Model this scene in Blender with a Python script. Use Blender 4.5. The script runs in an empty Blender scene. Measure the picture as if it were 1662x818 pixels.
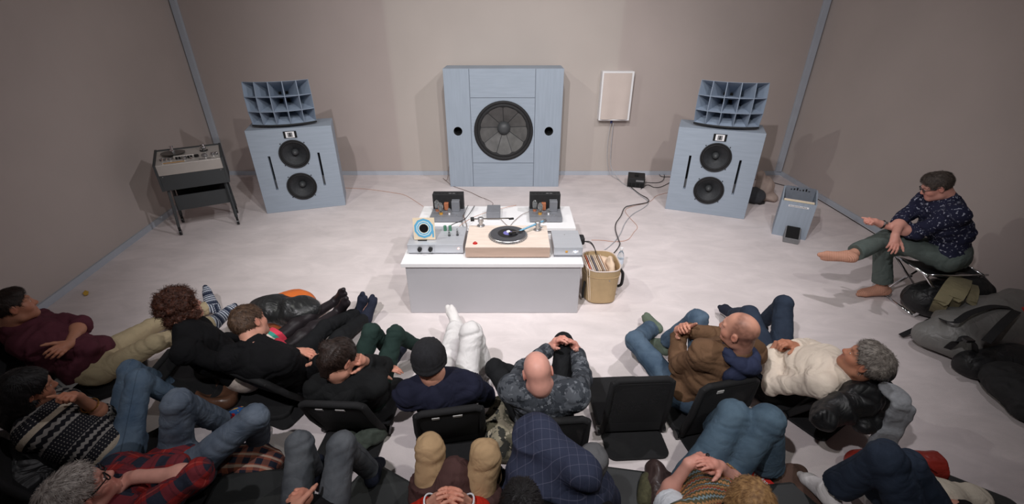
import bpy, bmesh, math, random
import numpy as np
from mathutils import Vector, Matrix
random.seed(7); np.random.seed(7)
SC = bpy.context.scene
COL = SC.collection
# ------------------------------------------------------------------ camera, light, exposure
CAM_H, CAM_P, CAM_F = 2.3, math.radians(28), 725.0      # height, downward pitch, focal length in pixels of a 1662 wide frame
cd = bpy.data.cameras.new('camera'); cam = bpy.data.objects.new('camera', cd); COL.objects.link(cam)
cam.location = (0, 0, CAM_H); cam.rotation_euler = (math.pi/2 - CAM_P, 0, 0)
cd.sensor_fit = 'HORIZONTAL'; cd.sensor_width = 36; cd.lens = 36*CAM_F/1662; cd.clip_start = .05
SC.camera = cam
SC.view_settings.view_transform = 'Standard'; SC.view_settings.look = 'None'
SC.view_settings.gamma = 1; SC.view_settings.use_curve_mapping = False
SC.view_settings.exposure = 0.1
world = bpy.data.worlds.new('world'); SC.world = world; world.use_nodes = True
world.node_tree.nodes['Background'].inputs[0].default_value = (.9, .93, 1, 1)
world.node_tree.nodes['Background'].inputs[1].default_value = .02
def spot(loc, tgt, watts, deg, blend, col, rad=.05):
    ld = bpy.data.lights.new('ceiling_spotlight', 'SPOT'); o = bpy.data.objects.new('ceiling_spotlight', ld); COL.objects.link(o)
    ld.energy = watts; ld.spot_size = math.radians(deg); ld.spot_blend = blend; ld.color = col; ld.shadow_soft_size = rad
    o.location = loc; o.rotation_euler = (Vector(tgt)-Vector(loc)).to_track_quat('-Z', 'Y').to_euler()
spot((-2.9, 2.9, 4.3), (.3, 4.8, 0), 190, 92, 1, (1.0, 1.0, .93))
spot((2.3, 3.0, 4.3), (-.3, 4.4, 0), 240, 120, 1, (1.0, .96, 1.0))
spot((-1.2, -.3, 4.5), (.35, 4.5, .6), 600, 86, 1, (1.0, .965, 1.0))
spot((1.3, -.3, 4.5), (.0, 4.4, .6), 360, 76, 1, (1.0, 1.0, .95))
spot((0, 2.0, 4.6), (0, 7.0, 1.4), 310, 120, 1, (1.0, .985, .985))
# ------------------------------------------------------------------ materials
def lin(c):
    return tuple((x/255/12.92 if x/255 <= .04045 else ((x/255+.055)/1.055)**2.4) for x in c)
def wrinkles(N, L, bp, vec, k):
    """small soft creases of worn cloth, as relief under the weave"""
    n = N.new('ShaderNodeTexNoise'); n.inputs['Scale'].default_value = 9; n.inputs['Detail'].default_value = 2; n.inputs['Distortion'].default_value = .9
    L.new(vec, n.inputs[0])
    a = N.new('ShaderNodeMath'); a.operation = 'SUBTRACT'; a.inputs[1].default_value = .5; L.new(n.outputs[0], a.inputs[0])
    a2 = N.new('ShaderNodeMath'); a2.operation = 'ABSOLUTE'; L.new(a.outputs[0], a2.inputs[0])
    b2 = N.new('ShaderNodeBump'); b2.inputs['Strength'].default_value = k; b2.inputs['Distance'].default_value = .05
    L.new(a2.outputs[0], b2.inputs['Height']); L.new(b2.outputs[0], bp.inputs['Normal'])
def mat(name, col, rough=.6, var=.12, scale=20, bump=0, bscale=None, metal=0, spec=.5, stretch=None, col2=None, attr=None, trans=0, emit=0, alpha=1, sheen=0, tint=False, wrinkle=0):
    """principled material; colour mottled by a noise in object space, fine relief from a second noise"""
    m = bpy.data.materials.new(name); m.use_nodes = True; nt = m.node_tree; N = nt.nodes; L = nt.links
    b = N['Principled BSDF']; b.inputs['Roughness'].default_value = rough; b.inputs['Metallic'].default_value = metal
    b.inputs['Specular IOR Level'].default_value = spec
    c = lin(col)
    tc = N.new('ShaderNodeTexCoord'); mp = N.new('ShaderNodeMapping'); L.new(tc.outputs['Object'], mp.inputs[0])
    if stretch: mp.inputs['Scale'].default_value = stretch
    nz = N.new('ShaderNodeTexNoise'); nz.inputs['Scale'].default_value = scale; nz.inputs['Detail'].default_value = 5
    L.new(mp.outputs[0], nz.inputs[0])
    rp = N.new('ShaderNodeValToRGB'); L.new(nz.outputs[0], rp.inputs[0])
    d = lin(col2) if col2 else tuple(x*(1-var) for x in c); e = tuple(min(1, x*(1+var)) for x in c) if not col2 else c
    rp.color_ramp.elements[0].position = .32; rp.color_ramp.elements[1].position = .68
    rp.color_ramp.elements[0].color = (*d, 1); rp.color_ramp.elements[1].color = (*e, 1)
    out = rp.outputs[0]
    if tint:
        at_ = N.new('ShaderNodeAttribute'); at_.attribute_name = 'tint'
        mx = N.new('ShaderNodeMix'); mx.data_type = 'RGBA'; mx.blend_type = 'MULTIPLY'; mx.inputs[0].default_value = 1
        L.new(out, mx.inputs[6]); L.new(at_.outputs['Color'], mx.inputs[7]); out = mx.outputs[2]
    L.new(out, b.inputs['Base Color'])
    if bump:
        n2 = N.new('ShaderNodeTexNoise'); n2.inputs['Scale'].default_value = bscale or scale*4; n2.inputs['Detail'].default_value = 3
        L.new(mp.outputs[0], n2.inputs[0])
        bp = N.new('ShaderNodeBump'); bp.inputs['Strength'].default_value = bump; bp.inputs['Distance'].default_value = .004
        L.new(n2.outputs[0], bp.inputs['Height']); L.new(bp.outputs[0], b.inputs['Normal'])
        if wrinkle: wrinkles(N, L, bp, tc.outputs['Object'], wrinkle)
    if trans: b.inputs['Transmission Weight'].default_value = trans; b.inputs['IOR'].default_value = 1.45
    if emit: b.inputs['Emission Color'].default_value = (*c, 1); b.inputs['Emission Strength'].default_value = emit
    if alpha < 1: b.inputs['Alpha'].default_value = alpha
    if sheen: b.inputs['Sheen Weight'].default_value = sheen
    return m
def nodes_of(m): return m.node_tree.nodes, m.node_tree.links, m.node_tree.nodes['Principled BSDF']
def pattern(name, bands, rough=.85, attr='tc'):
    """fabric whose colour comes from a list of (expr-builder) on the cloth coordinate attribute (metres along the cloth)"""
    m = bpy.data.materials.new(name); m.use_nodes = True; N, L, b = nodes_of(m); b.inputs['Roughness'].default_value = rough
    b.inputs['Specular IOR Level'].default_value = .2
    a = N.new('ShaderNodeAttribute'); a.attribute_name = attr
    s = N.new('ShaderNodeSeparateXYZ'); L.new(a.outputs['Vector'], s.inputs[0])
    def math_(op, x, y=None, z=None):
        n = N.new('ShaderNodeMath'); n.operation = op
        for i, v in enumerate((x, y, z)):
            if v is None: continue
            if isinstance(v, (int, float)): n.inputs[i].default_value = v
            else: L.new(v, n.inputs[i])
        return n.outputs[0]
    def mixc(f, c1, c2):
        n = N.new('ShaderNodeMix'); n.data_type = 'RGBA'
        if isinstance(f, (int, float)): n.inputs[0].default_value = f
        else: L.new(f, n.inputs[0])
        for i, c in ((6, c1), (7, c2)):
            if isinstance(c, tuple): n.inputs[i].default_value = (*lin(c), 1)
            else: L.new(c, n.inputs[i])
        return n.outputs[2]
    def noise(scale, vec=None, detail=3):
        n = N.new('ShaderNodeTexNoise'); n.inputs['Scale'].default_value = scale; n.inputs['Detail'].default_value = detail
        L.new(vec or a.outputs['Vector'], n.inputs[0]); return n.outputs[0]
    def stripe(x, period, width, off=0):          # 1 inside a stripe
        f = math_('FRACT', math_('ADD', math_('DIVIDE', x, period), 50+off)); return math_('LESS_THAN', f, width)
    out = bands(math_, mixc, noise, stripe, s.outputs[0], s.outputs[1], s.outputs[2])
    L.new(out, b.inputs['Base Color'])
    n2 = N.new('ShaderNodeTexNoise'); n2.inputs['Scale'].default_value = 350; L.new(a.outputs['Vector'], n2.inputs[0])
    bp = N.new('ShaderNodeBump'); bp.inputs['Strength'].default_value = .35; bp.inputs['Distance'].default_value = .003
    L.new(n2.outputs[0], bp.inputs['Height']); L.new(bp.outputs[0], b.inputs['Normal'])
    tco = N.new('ShaderNodeTexCoord'); wrinkles(N, L, bp, tco.outputs['Object'], .28)
    return m
# ------------------------------------------------------------------ object helpers
def at(px, py, z):
    """world point at height z seen at photograph pixel (px, py): used once here to take measurements from the photograph"""
    a = (px-831)/CAM_F; b = (py-409)/CAM_F; c, s = math.cos(CAM_P), math.sin(CAM_P)
    d = np.array([a, c-b*s, -s-b*c]); t = (z-CAM_H)/d[2]
    return np.array([0, 0, CAM_H]) + t*d
def tag(o, label=None, cat=None, group=None, kind=None):
    if label: o['label'] = label
    if cat: o['category'] = cat
    if group: o['group'] = group
    if kind: o['kind'] = kind
    return o
def thing(name, label, cat, loc=(0, 0, 0), rz=0, group=None):
    o = bpy.data.objects.new(name, None); COL.objects.link(o); o.empty_display_size = .1
    o.location = loc; o.rotation_euler = (0, 0, rz)
    return tag(o, label, cat, group)
def copy_tree(o, parent=None):
    c = o.copy(); COL.objects.link(c)
    if parent: c.parent = parent
    for ch in list(o.children): copy_tree(ch, c)
    return c
def link(name, me, m, parent=None, smooth=False):
    if m: me.materials.append(m)
    if smooth:
        me.polygons.foreach_set('use_smooth', [True]*len(me.polygons))
    o = bpy.data.objects.new(name, me); COL.objects.link(o)
    if parent: o.parent = parent
    return o
def rotm(ax, ang): return np.array(Matrix.Rotation(ang, 3, ax))
class MB:
    def __init__(s): s.v = []; s.f = []
    def add(s, V, F):
        n = len(s.v); s.v += [tuple(map(float, p)) for p in V]; s.f += [tuple(i+n for i in q) for q in F]; return s
    def box(s, c, d, R=None):
        P = np.array([(x, y, z) for x in (-.5, .5) for y in (-.5, .5) for z in (-.5, .5)])*np.array(d)
        if R is not None: P = P@np.array(R).T
        return s.add(P+np.array(c), [(0, 1, 3, 2), (4, 6, 7, 5), (0, 4, 5, 1), (2, 3, 7, 6), (0, 2, 6, 4), (1, 5, 7, 3)])
    def span(s, a, b):
        a = np.array(a, float); b = np.array(b, float); return s.box((a+b)/2, np.abs(b-a))
    def tube(s, pts, r, n=8, caps=True):
        P = [np.array(p, float) for p in pts]; rr = r if hasattr(r, '__len__') else [r]*len(P)
        V = []; F = []; prev = None
        for i, p in enumerate(P):
            t = P[min(i+1, len(P)-1)]-P[max(i-1, 0)]; t = t/(np.linalg.norm(t)+1e-9)
            if prev is None:
                u = np.cross(t, (0, 0, 1.)); u = np.cross(t, (1., 0, 0)) if np.linalg.norm(u) < .1 else u
            else: u = prev-t*(prev@t)
            u /= np.linalg.norm(u)+1e-9; w = np.cross(t, u); prev = u
            for k in range(n):
                a = 2*math.pi*k/n; V.append(p+rr[i]*(math.cos(a)*u+math.sin(a)*w))
        for i in range(len(P)-1):
            for k in range(n): F.append((i*n+k, i*n+(k+1) % n, (i+1)*n+(k+1) % n, (i+1)*n+k))
        if caps: F += [tuple(range(n-1, -1, -1)), tuple(range((len(P)-1)*n, len(P)*n))]
        return s.add(V, F)
    def lathe(s, prof, c=(0, 0, 0), ax='z', n=32, close=True):
        """prof: (radius, height) list; axis z up, or y (height runs towards -y)"""
        V = []; F = []
        for r, h in prof:
            for k in range(n):
                a = 2*math.pi*k/n; p = (r*math.cos(a), r*math.sin(a), h)
                if ax == 'y': p = (p[0], -h, p[1])
                if ax == 'x': p = (h, p[0], p[1])
                V.append(np.array(p)+np.array(c))
        for i in range(len(prof)-1):
            for k in range(n): F.append((i*n+k, i*n+(k+1) % n, (i+1)*n+(k+1) % n, (i+1)*n+k))
        if close and prof[0][0] > 1e-4: F.append(tuple(range(n-1, -1, -1)))
        if close and prof[-1][0] > 1e-4: F.append(tuple(range((len(prof)-1)*n, len(prof)*n)))
        return s.add(V, F)
    def mesh(s, name, bevel=0):
        me = bpy.data.meshes.new(name); me.from_pydata(s.v, [], s.f)
        bm = bmesh.new(); bm.from_mesh(me)
        bmesh.ops.remove_doubles(bm, verts=bm.verts, dist=1e-5); bmesh.ops.recalc_face_normals(bm, faces=bm.faces)
        if bevel: bmesh.ops.bevel(bm, geom=[e for e in bm.edges if len(e.link_faces) == 2 and e.calc_face_angle(0) > .5], offset=bevel, segments=2, affect='EDGES', profile=.5)
        bm.to_mesh(me); bm.free(); return me
    def build(s, name, m, parent=None, bevel=0, smooth=False):
        return link(name, s.mesh(name, bevel), m, parent, smooth)
def spline(pts, n=8):
    P = [np.array(p, float) for p in pts]; P = [2*P[0]-P[1]]+P+[2*P[-1]-P[-2]]; out = []
    for i in range(1, len(P)-2):
        for k in range(n):
            t = k/n; a, b, c, d = P[i-1:i+3]
            out.append(.5*(2*b+(c-a)*t+(2*a-5*b+4*c-d)*t*t+(3*b-a-3*c+d)*t**3))
    return out+[P[-2]]
def cut(mb, cutters, bevel=0):
    """box minus cutters, by an evaluated boolean"""
    a = link('tmp', mb.mesh('tmp', bevel), None); tmp = [a]
    for c in cutters:
        b = link('tmp', c.mesh('tmp'), None); tmp.append(b)
        md = a.modifiers.new('b', 'BOOLEAN'); md.object = b; md.operation = 'DIFFERENCE'; md.solver = 'EXACT'
    dg = bpy.context.evaluated_depsgraph_get(); dg.update()
    me = bpy.data.meshes.new_from_object(a.evaluated_get(dg))
    for o in tmp: bpy.data.objects.remove(o)
    me.materials.clear(); return me
# ------------------------------------------------------------------ distance-field modelling (bodies, clothes, bags)
def nrm(v): v = np.array(v, float); return v/(np.linalg.norm(v)+1e-9)
def lattice(seed): return np.random.RandomState(seed).rand(32, 32, 32).astype(np.float32)
LAT = lattice(3)
def vnoise(P):
    P = np.asarray(P, np.float32)+100.; I = np.floor(P).astype(int); f = P-I; f = f*f*(3-2*f)
    def g(a, b, c): return LAT[(I[:, 0]+a) & 31, (I[:, 1]+b) & 31, (I[:, 2]+c) & 31]
    x0 = g(0,0,0)*(1-f[:,0])+g(1,0,0)*f[:,0]; x1 = g(0,1,0)*(1-f[:,0])+g(1,1,0)*f[:,0]
    x2 = g(0,0,1)*(1-f[:,0])+g(1,0,1)*f[:,0]; x3 = g(0,1,1)*(1-f[:,0])+g(1,1,1)*f[:,0]
    y0 = x0*(1-f[:,1])+x1*f[:,1]; y1 = x2*(1-f[:,1])+x3*f[:,1]
    return (y0*(1-f[:,2])+y1*f[:,2])*2-1
class SDF:
    def __init__(s): s.p = []
    def cone(s, a, b, ra, rb, k=.02, flat=False, op='+'):
        a = np.array(a, float); b = np.array(b, float); r = max(ra, rb)
        s.p.append(('c', (a, b, ra, rb, flat), k, op, np.minimum(a, b)-r, np.maximum(a, b)+r)); return s
    def ell(s, c, r, R=None, k=.02, op='+'):
        c = np.array(c, float); r = np.array(r if hasattr(r, '__len__') else (r, r, r), float); R = np.eye(3) if R is None else np.array(R, float)
        e = np.sqrt(((R.T*r)**2).sum(1))             # rows of R are the axes
        s.p.append(('e', (c, r, R), k, op, c-e, c+e)); return s
    def box(s, c, h, R=None, rad=.02, k=.01, op='+'):
        c = np.array(c, float); h = np.array(h, float); R = np.eye(3) if R is None else np.array(R, float)
        e = np.abs(R.T*h).sum(1)+rad
        s.p.append(('b', (c, h-rad, R, rad), k, op, c-e, c+e)); return s
    def cutplane(s, pt, n, op='-'):                   # removes what lies on the side n points to
        s.p.append(('h', (np.array(pt, float), nrm(n)), 0, op, None, None)); return s
    @staticmethod
    def dist(kind, q, X, Y, Z):
        if kind == 'c':
            a, b, ra, rb, flat = q; ba = b-a; L2 = ba@ba+1e-12
            x, y, z = X-a[0], Y-a[1], Z-a[2]
            t = (x*ba[0]+y*ba[1]+z*ba[2])/L2; h = np.clip(t, 0, 1)
            d = np.sqrt((x-ba[0]*h)**2+(y-ba[1]*h)**2+(z-ba[2]*h)**2)-(ra+(rb-ra)*h)
            if flat: d = np.maximum(d, (t-1)*math.sqrt(L2))
            return d
        if kind == 'e':
            c, r, R = q; x, y, z = X-c[0], Y-c[1], Z-c[2]
            u = [(R[i, 0]*x+R[i, 1]*y+R[i, 2]*z)/r[i] for i in range(3)]
            k0 = np.sqrt(u[0]**2+u[1]**2+u[2]**2); k1 = np.sqrt((u[0]/r[0])**2+(u[1]/r[1])**2+(u[2]/r[2])**2)+1e-6
            return k0*(k0-1)/k1
        if kind == 'b':
            c, h, R, rad = q; x, y, z = X-c[0], Y-c[1], Z-c[2]
            u = [np.abs(R[i, 0]*x+R[i, 1]*y+R[i, 2]*z)-h[i] for i in range(3)]
            o = np.sqrt(sum(np.maximum(w, 0)**2 for w in u)); return o+np.minimum(np.maximum(np.maximum(u[0], u[1]), u[2]), 0)-rad
        p, n = q; return (X-p[0])*n[0]+(Y-p[1])*n[1]+(Z-p[2])*n[2]
    def mesh(s, h=.008):
        lo = np.min([p[4] for p in s.p if p[3] == '+' and p[4] is not None], 0)-3*h-.01
        hi = np.max([p[5] for p in s.p if p[3] == '+' and p[5] is not None], 0)+3*h+.01
        n = np.ceil((hi-lo)/h).astype(int)+1
        ax = [(lo[i]+h*np.arange(n[i])).astype(np.float32) for i in range(3)]
        D = np.full(n, 1., np.float32)
        for kind, q, k, op, a, b in s.p:
            if a is None: i0 = np.zeros(3, int); i1 = n
            else:
                m = k+3*h; i0 = np.clip(((a-m-lo)/h).astype(int), 0, n); i1 = np.clip(((b+m-lo)/h).astype(int)+2, 0, n)
            if (i1 <= i0).any(): continue
            sl = tuple(slice(i0[i], i1[i]) for i in range(3))
            X = ax[0][sl[0], None, None]; Y = ax[1][None, sl[1], None]; Z = ax[2][None, None, sl[2]]
            d = s.dist(kind, q, X, Y, Z).astype(np.float32); A = D[sl]
            if op == '+':
                if k > 0: w = np.maximum(k-np.abs(A-d), 0)/k; D[sl] = np.minimum(A, d)-w*w*k*.25
                else: D[sl] = np.minimum(A, d)
            else:
                d = -d if kind != 'h' else d
                if kind == 'h': D[sl] = np.maximum(A, d)
                elif k > 0: w = np.maximum(k-np.abs(A-d), 0)/k; D[sl] = np.maximum(A, d)+w*w*k*.25
                else: D[sl] = np.maximum(A, d)
        return snet(D, h, lo)
def snet(D, h, lo):
    S = D < 0; n = D.shape
    c = np.zeros((n[0]-1, n[1]-1, n[2]-1), np.uint8)
    OF = [(i, j, k) for i in (0, 1) for j in (0, 1) for k in (0, 1)]
    for i, j, k in OF: c += S[i:n[0]-1+i, j:n[1]-1+j, k:n[2]-1+k]
    act = (c > 0) & (c < 8); I = np.argwhere(act); vid = np.full(act.shape, -1, np.int32); vid[act] = np.arange(len(I))
    P = np.zeros((len(I), 3)); W = np.zeros(len(I))
    for o in OF:
        for a in range(3):
            if o[a]: continue
            o2 = list(o); o2[a] = 1
            d0 = D[I[:, 0]+o[0], I[:, 1]+o[1], I[:, 2]+o[2]]; d1 = D[I[:, 0]+o2[0], I[:, 1]+o2[1], I[:, 2]+o2[2]]
            m = (d0 < 0) != (d1 < 0); t = np.where(m, d0/(d0-d1+1e-12), 0)
            q = np.tile(np.array(o, float), (len(I), 1)); q[:, a] += t; P += q*m[:, None]; W += m
    V = (I+P/W[:, None])*h+lo
    Q = []
    for a in range(3):
        b, e = (a+1) % 3, (a+2) % 3
        sl0 = [slice(1, -1)]*3; sl1 = [slice(1, -1)]*3; sl0[a] = slice(0, n[a]-1); sl1[a] = slice(1, n[a])
        s0 = S[tuple(sl0)]; ch = s0 != S[tuple(sl1)]; E = np.argwhere(ch); ins = s0[ch]
        E[:, b] += 1; E[:, e] += 1
        def cell(db, de): J = E.copy(); J[:, b] += db; J[:, e] += de; return vid[J[:, 0], J[:, 1], J[:, 2]]
        q = np.stack([cell(-1, -1), cell(0, -1), cell(0, 0), cell(-1, 0)], 1); q[~ins] = q[~ins][:, ::-1]; Q.append(q)
    return V, np.concatenate(Q)
def vnormals(V, Q):
    fn = np.cross(V[Q[:, 2]]-V[Q[:, 0]], V[Q[:, 3]]-V[Q[:, 1]]); N = np.zeros_like(V)
    for i in range(4): np.add.at(N, Q[:, i], fn)
    return N/(np.linalg.norm(N, axis=1, keepdims=True)+1e-12)
def np_mesh(name, V, Q, attrs=None):
    me = bpy.data.meshes.new(name); me.vertices.add(len(V)); me.vertices.foreach_set('co', np.asarray(V, np.float32).ravel())
    me.loops.add(4*len(Q)); me.loops.foreach_set('vertex_index', np.asarray(Q, np.int32).ravel())
    me.polygons.add(len(Q)); me.polygons.foreach_set('loop_start', np.arange(0, 4*len(Q), 4, dtype=np.int32))
    me.update(calc_edges=True); me.validate()
    for k, (typ, A) in (attrs or {}).items():
        at_ = me.attributes.new(k, typ, 'POINT')
        at_.data.foreach_set('vector' if typ == 'FLOAT_VECTOR' else 'color', np.asarray(A, np.float32).ravel())
    return me
def blob(name, sdf, m, parent=None, h=.008, fold=.006, fs=12, aniso=(1, 1, 1), base=None, seed=0, floor=None, fine=.0):
    """cloth or leather lump from a distance field, creased by ridged noise along its normals"""
    V, Q = sdf.mesh(h); N = vnormals(V, Q)
    P = V*np.array(aniso)*fs+seed*7.3
    P = P+.5*np.stack([vnoise(P*.7+9), vnoise(P*.7+31), vnoise(P*.7+57)], 1)
    d = fold*(1-2*np.abs(vnoise(P)))+fold*.5*vnoise(P*2.1+4)+fine*vnoise(P*6)
    V = V+N*d[:, None]
    if floor is not None: V[:, 2] = np.maximum(V[:, 2], floor)
    tc = V-V.mean(0)
    if base is not None: V = V-np.array(base)
    return link(name, np_mesh(name, V, Q, {'tc': ('FLOAT_VECTOR', tc)}), m, parent, True)
# ------------------------------------------------------------------ the room
M = {}
def floor_mat():
    m = mat('carpet', (226, 216, 215), .95, .06, 1.6, .5, 260, spec=.1)
    N, L, b = nodes_of(m)
    tc = N.new('ShaderNodeTexCoord'); mp = N.new('ShaderNodeMapping'); L.new(tc.outputs['Object'], mp.inputs[0])
    mp.inputs['Scale'].default_value = (2.2, 5, 1); mp.inputs['Rotation'].default_value = (0, 0, .5)
    n = N.new('ShaderNodeTexNoise'); n.inputs['Scale'].default_value = 1.1; n.inputs['Detail'].default_value = 6; n.inputs['Roughness'].default_value = .65; n.inputs['Distortion'].default_value = .8
    L.new(mp.outputs[0], n.inputs[0])
    r = N.new('ShaderNodeMapRange'); r.inputs[1].default_value = .35; r.inputs[2].default_value = .7; r.inputs[3].default_value = .88; r.inputs[4].default_value = 1.03
    L.new(n.outputs[0], r.inputs[0])
    mx = N.new('ShaderNodeMix'); mx.data_type = 'RGBA'; mx.blend_type = 'MULTIPLY'; mx.inputs[0].default_value = 1
    src = b.inputs['Base Color'].links[0].from_socket; L.new(src, mx.inputs[6]); L.new(r.outputs[0], mx.inputs[7]); L.new(mx.outputs[2], b.inputs['Base Color'])
    return m
M['carpet'] = floor_mat()
M['wall'] = mat('wall_fabric', (186, 175, 170), .95, .035, 1.2, .25, 400, spec=.1)
def back_wall_mat():
    # colour multiplied in three bands across x: the middle one greyer and lighter
    m = mat('wall_fabric_bands', (186, 175, 170), .95, .03, 1.2, .25, 400, spec=.1); N, L, b = nodes_of(m)
    tc = N.new('ShaderNodeTexCoord'); s = N.new('ShaderNodeSeparateXYZ'); L.new(tc.outputs['Object'], s.inputs[0])
    r = N.new('ShaderNodeValToRGB'); mr = N.new('ShaderNodeMapRange'); mr.inputs[1].default_value = -5; mr.inputs[2].default_value = 5; L.new(s.outputs[0], mr.inputs[0]); L.new(mr.outputs[0], r.inputs[0])
    e = r.color_ramp.elements; e[0].position = 0; e[0].color = (.95, .93, .93, 1); e[1].position = .321; e[1].color = (.95, .93, .93, 1)
    for p_, c_ in ((.326, (1.04, 1.06, 1.04, 1)), (.652, (1.04, 1.06, 1.04, 1)), (.657, (.97, .955, .95, 1))): n_ = e.new(p_); n_.color = c_
    mx = N.new('ShaderNodeMix'); mx.data_type = 'RGBA'; mx.blend_type = 'MULTIPLY'; mx.inputs[0].default_value = 1
    L.new(b.inputs['Base Color'].links[0].from_socket, mx.inputs[6]); L.new(r.outputs[0], mx.inputs[7]); L.new(mx.outputs[2], b.inputs['Base Color'])
    return m
M['wallback'] = back_wall_mat()
M['trim'] = mat('trim_paint', (178, 184, 194), .5, .03, 6)
M['ceil'] = mat('ceiling_paint', (70, 68, 66), .9, .05, 3)
def st(name, mb, m, **k): o = mb.build(name, m, **k); o['kind'] = 'structure'; return o
def prism(P, z0, z1):
    n = len(P); V = [(x, y, z0) for x, y in P]+[(x, y, z1) for x, y in P]
    return MB().add(V, [tuple(range(n-1, -1, -1)), tuple(range(n, 2*n))]+[(i, (i+1) % n, n+(i+1) % n, n+i) for i in range(n)])
ZC = 5.0
A, B_, C_, D_ = (-4.68, 7.0), (4.36, 7.0), (4.33, -3.2), (-3.22, -3.2)
st('floor', MB().span((-6, -4, -.1), (6, 8, 0)), M['carpet'])
st('ceiling', MB().span((-6, -4, ZC), (6, 8, ZC+.1)), M['ceil'])
st('wall_back', prism([(-5.2, 7), (4.9, 7), (4.9, 7.15), (-5.2, 7.15)], 0, ZC), M['wallback'])
st('wall_left', prism([A, D_, (D_[0]-.15, D_[1]), (A[0]-.15, A[1])], 0, ZC), M['wall'])
st('wall_right', prism([C_, B_, (B_[0]+.15, B_[1]), (C_[0]+.15, C_[1])], 0, ZC), M['wall'])
st('wall_front', prism([(-5.2, -3.2), (4.9, -3.2), (4.9, -3.35), (-5.2, -3.35)], 0, ZC), M['wall'])
lw = nrm((D_[0]-A[0], D_[1]-A[1], 0)); ln = np.array([-lw[1], lw[0], 0])
def off(p, d): return (p[0]+ln[0]*d, p[1]+ln[1]*d)
st('baseboard_back', MB().span((-4.66, 6.982, 0), (4.34, 7.0, .065)), M['trim'], bevel=.003)
st('baseboard_left', prism([A, D_, off(D_, .02), off(A, .02)], 0, .065), M['trim'])
st('baseboard_right', prism([C_, B_, (B_[0]-.02, B_[1]), (C_[0]-.02, C_[1])], 0, .065), M['trim'])
st('trim_1', MB().span((-4.66, 6.955, .065), (-4.575, 7.0, ZC)), M['trim'], bevel=.004)
st('trim_2', MB().span((4.25, 6.955, .065), (4.34, 7.0, ZC)), M['trim'], bevel=.004)
# ------------------------------------------------------------------ loudspeakers
M['blue'] = mat('painted_plywood', (152, 163, 176), .6, .05, 7, .12, 30, stretch=(.5, .5, 5))
M['bluev'] = mat('painted_plywood_upright', (152, 163, 176), .6, .05, 7, .12, 30, stretch=(5, 5, .4))
M['horn'] = mat('horn_paint', (136, 149, 166), .65, .05, 5)
M['black'] = mat('black_rubber', (26, 26, 28), .7, .2, 30)
M['cone'] = mat('paper_cone', (46, 48, 51), .62, .2, 40, .2, 120)
M['cap'] = mat('dust_cap', (66, 68, 70), .5, .1, 20)
M['hole'] = mat('dark_lining', (14, 14, 15), .95, .1, 10)
M['steel'] = mat('satin_steel', (190, 190, 192), .3, .05, 20, metal=.9)
M['chrome'] = mat('chrome', (225, 226, 228), .12, .02, 10, metal=1)
M['white'] = mat('white_lacquer', (238, 237, 238), .4, .012, 4)
M['greyplate'] = mat('grey_plate', (120, 120, 122), .6, .1, 30)
M['subcone'] = mat('grey_paper_cone', (96, 95, 94), .5, .18, 9, .2, 60)
def woofer(parent, c, r, depth, seg=0):
    w = MB().lathe([(r*1.0, 0), (r*1.0, .012), (r*.93, .014), (r*.9, .004), (r*.88, -.01)], c, 'y', 48, False).build('woofer_rim', M['black'], parent, smooth=True)
    rim = MB().lathe([(r*.9, -.004), (r*.86, .008), (r*.8, .004), (r*.78, -.012)], c, 'y', 48, False).build('surround', M['black'], w, smooth=True)
    rr, r2 = r*.8, r*.22
    prof = [(rr, -.008), (rr*.75, -.008-depth*.35), (rr*.5, -.008-depth*.66), (r2, -depth)]
    if not seg:
        MB().lathe(prof, c, 'y', 48, False).build('paper_cone', M['cone'], w, smooth=True)
    else:
        for i in range(seg):
            V = []; F = []; K = 5
            for a, h in prof:
                for k in range(K+1):
                    t = 2*math.pi*(i+.012+(.976)*k/K)/seg+.2; sag = .02*math.sin(math.pi*k/K)*(a-r2)/(rr-r2)
                    V.append((c[0]+a*math.cos(t), c[1]-h-sag, c[2]+a*math.sin(t)))
            for j in range(3):
                for k in range(K): F.append((j*(K+1)+k, j*(K+1)+k+1, (j+1)*(K+1)+k+1, (j+1)*(K+1)+k))
            MB().add(V, F).build('cone_segment', M['subcone'], w, smooth=True)
            t = 2*math.pi*i/seg+.2
            MB().tube([(c[0]+a*math.cos(t), c[1]-h+.002, c[2]+a*math.sin(t)) for a, h in prof], .005, 5).build('cone_rib', M['cone'], w)
        MB().lathe([(rr, -.03), (r2, -depth-.02), (0.0, -depth-.025)], c, 'y', 48, False).build('cone_backing', M['hole'], w)
    MB().lathe([(r2*1.05, -depth), (r2, -depth+.02), (r2*.75, -depth+.055), (r2*.4, -depth+.07), (0, -depth+.075)], c, 'y', 32, False).build('dust_cap', M['cap'], w, smooth=True)
    if not seg:
        for a in (45, 135, 225, 315):
            t = math.radians(a)
            MB().lathe([(.007, 0), (.007, .005), (0, .006)], (c[0]+r*1.07*math.cos(t), c[1], c[2]+r*1.07*math.sin(t)), 'y', 10).build('screw', M['black'], w)
    return w
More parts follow.
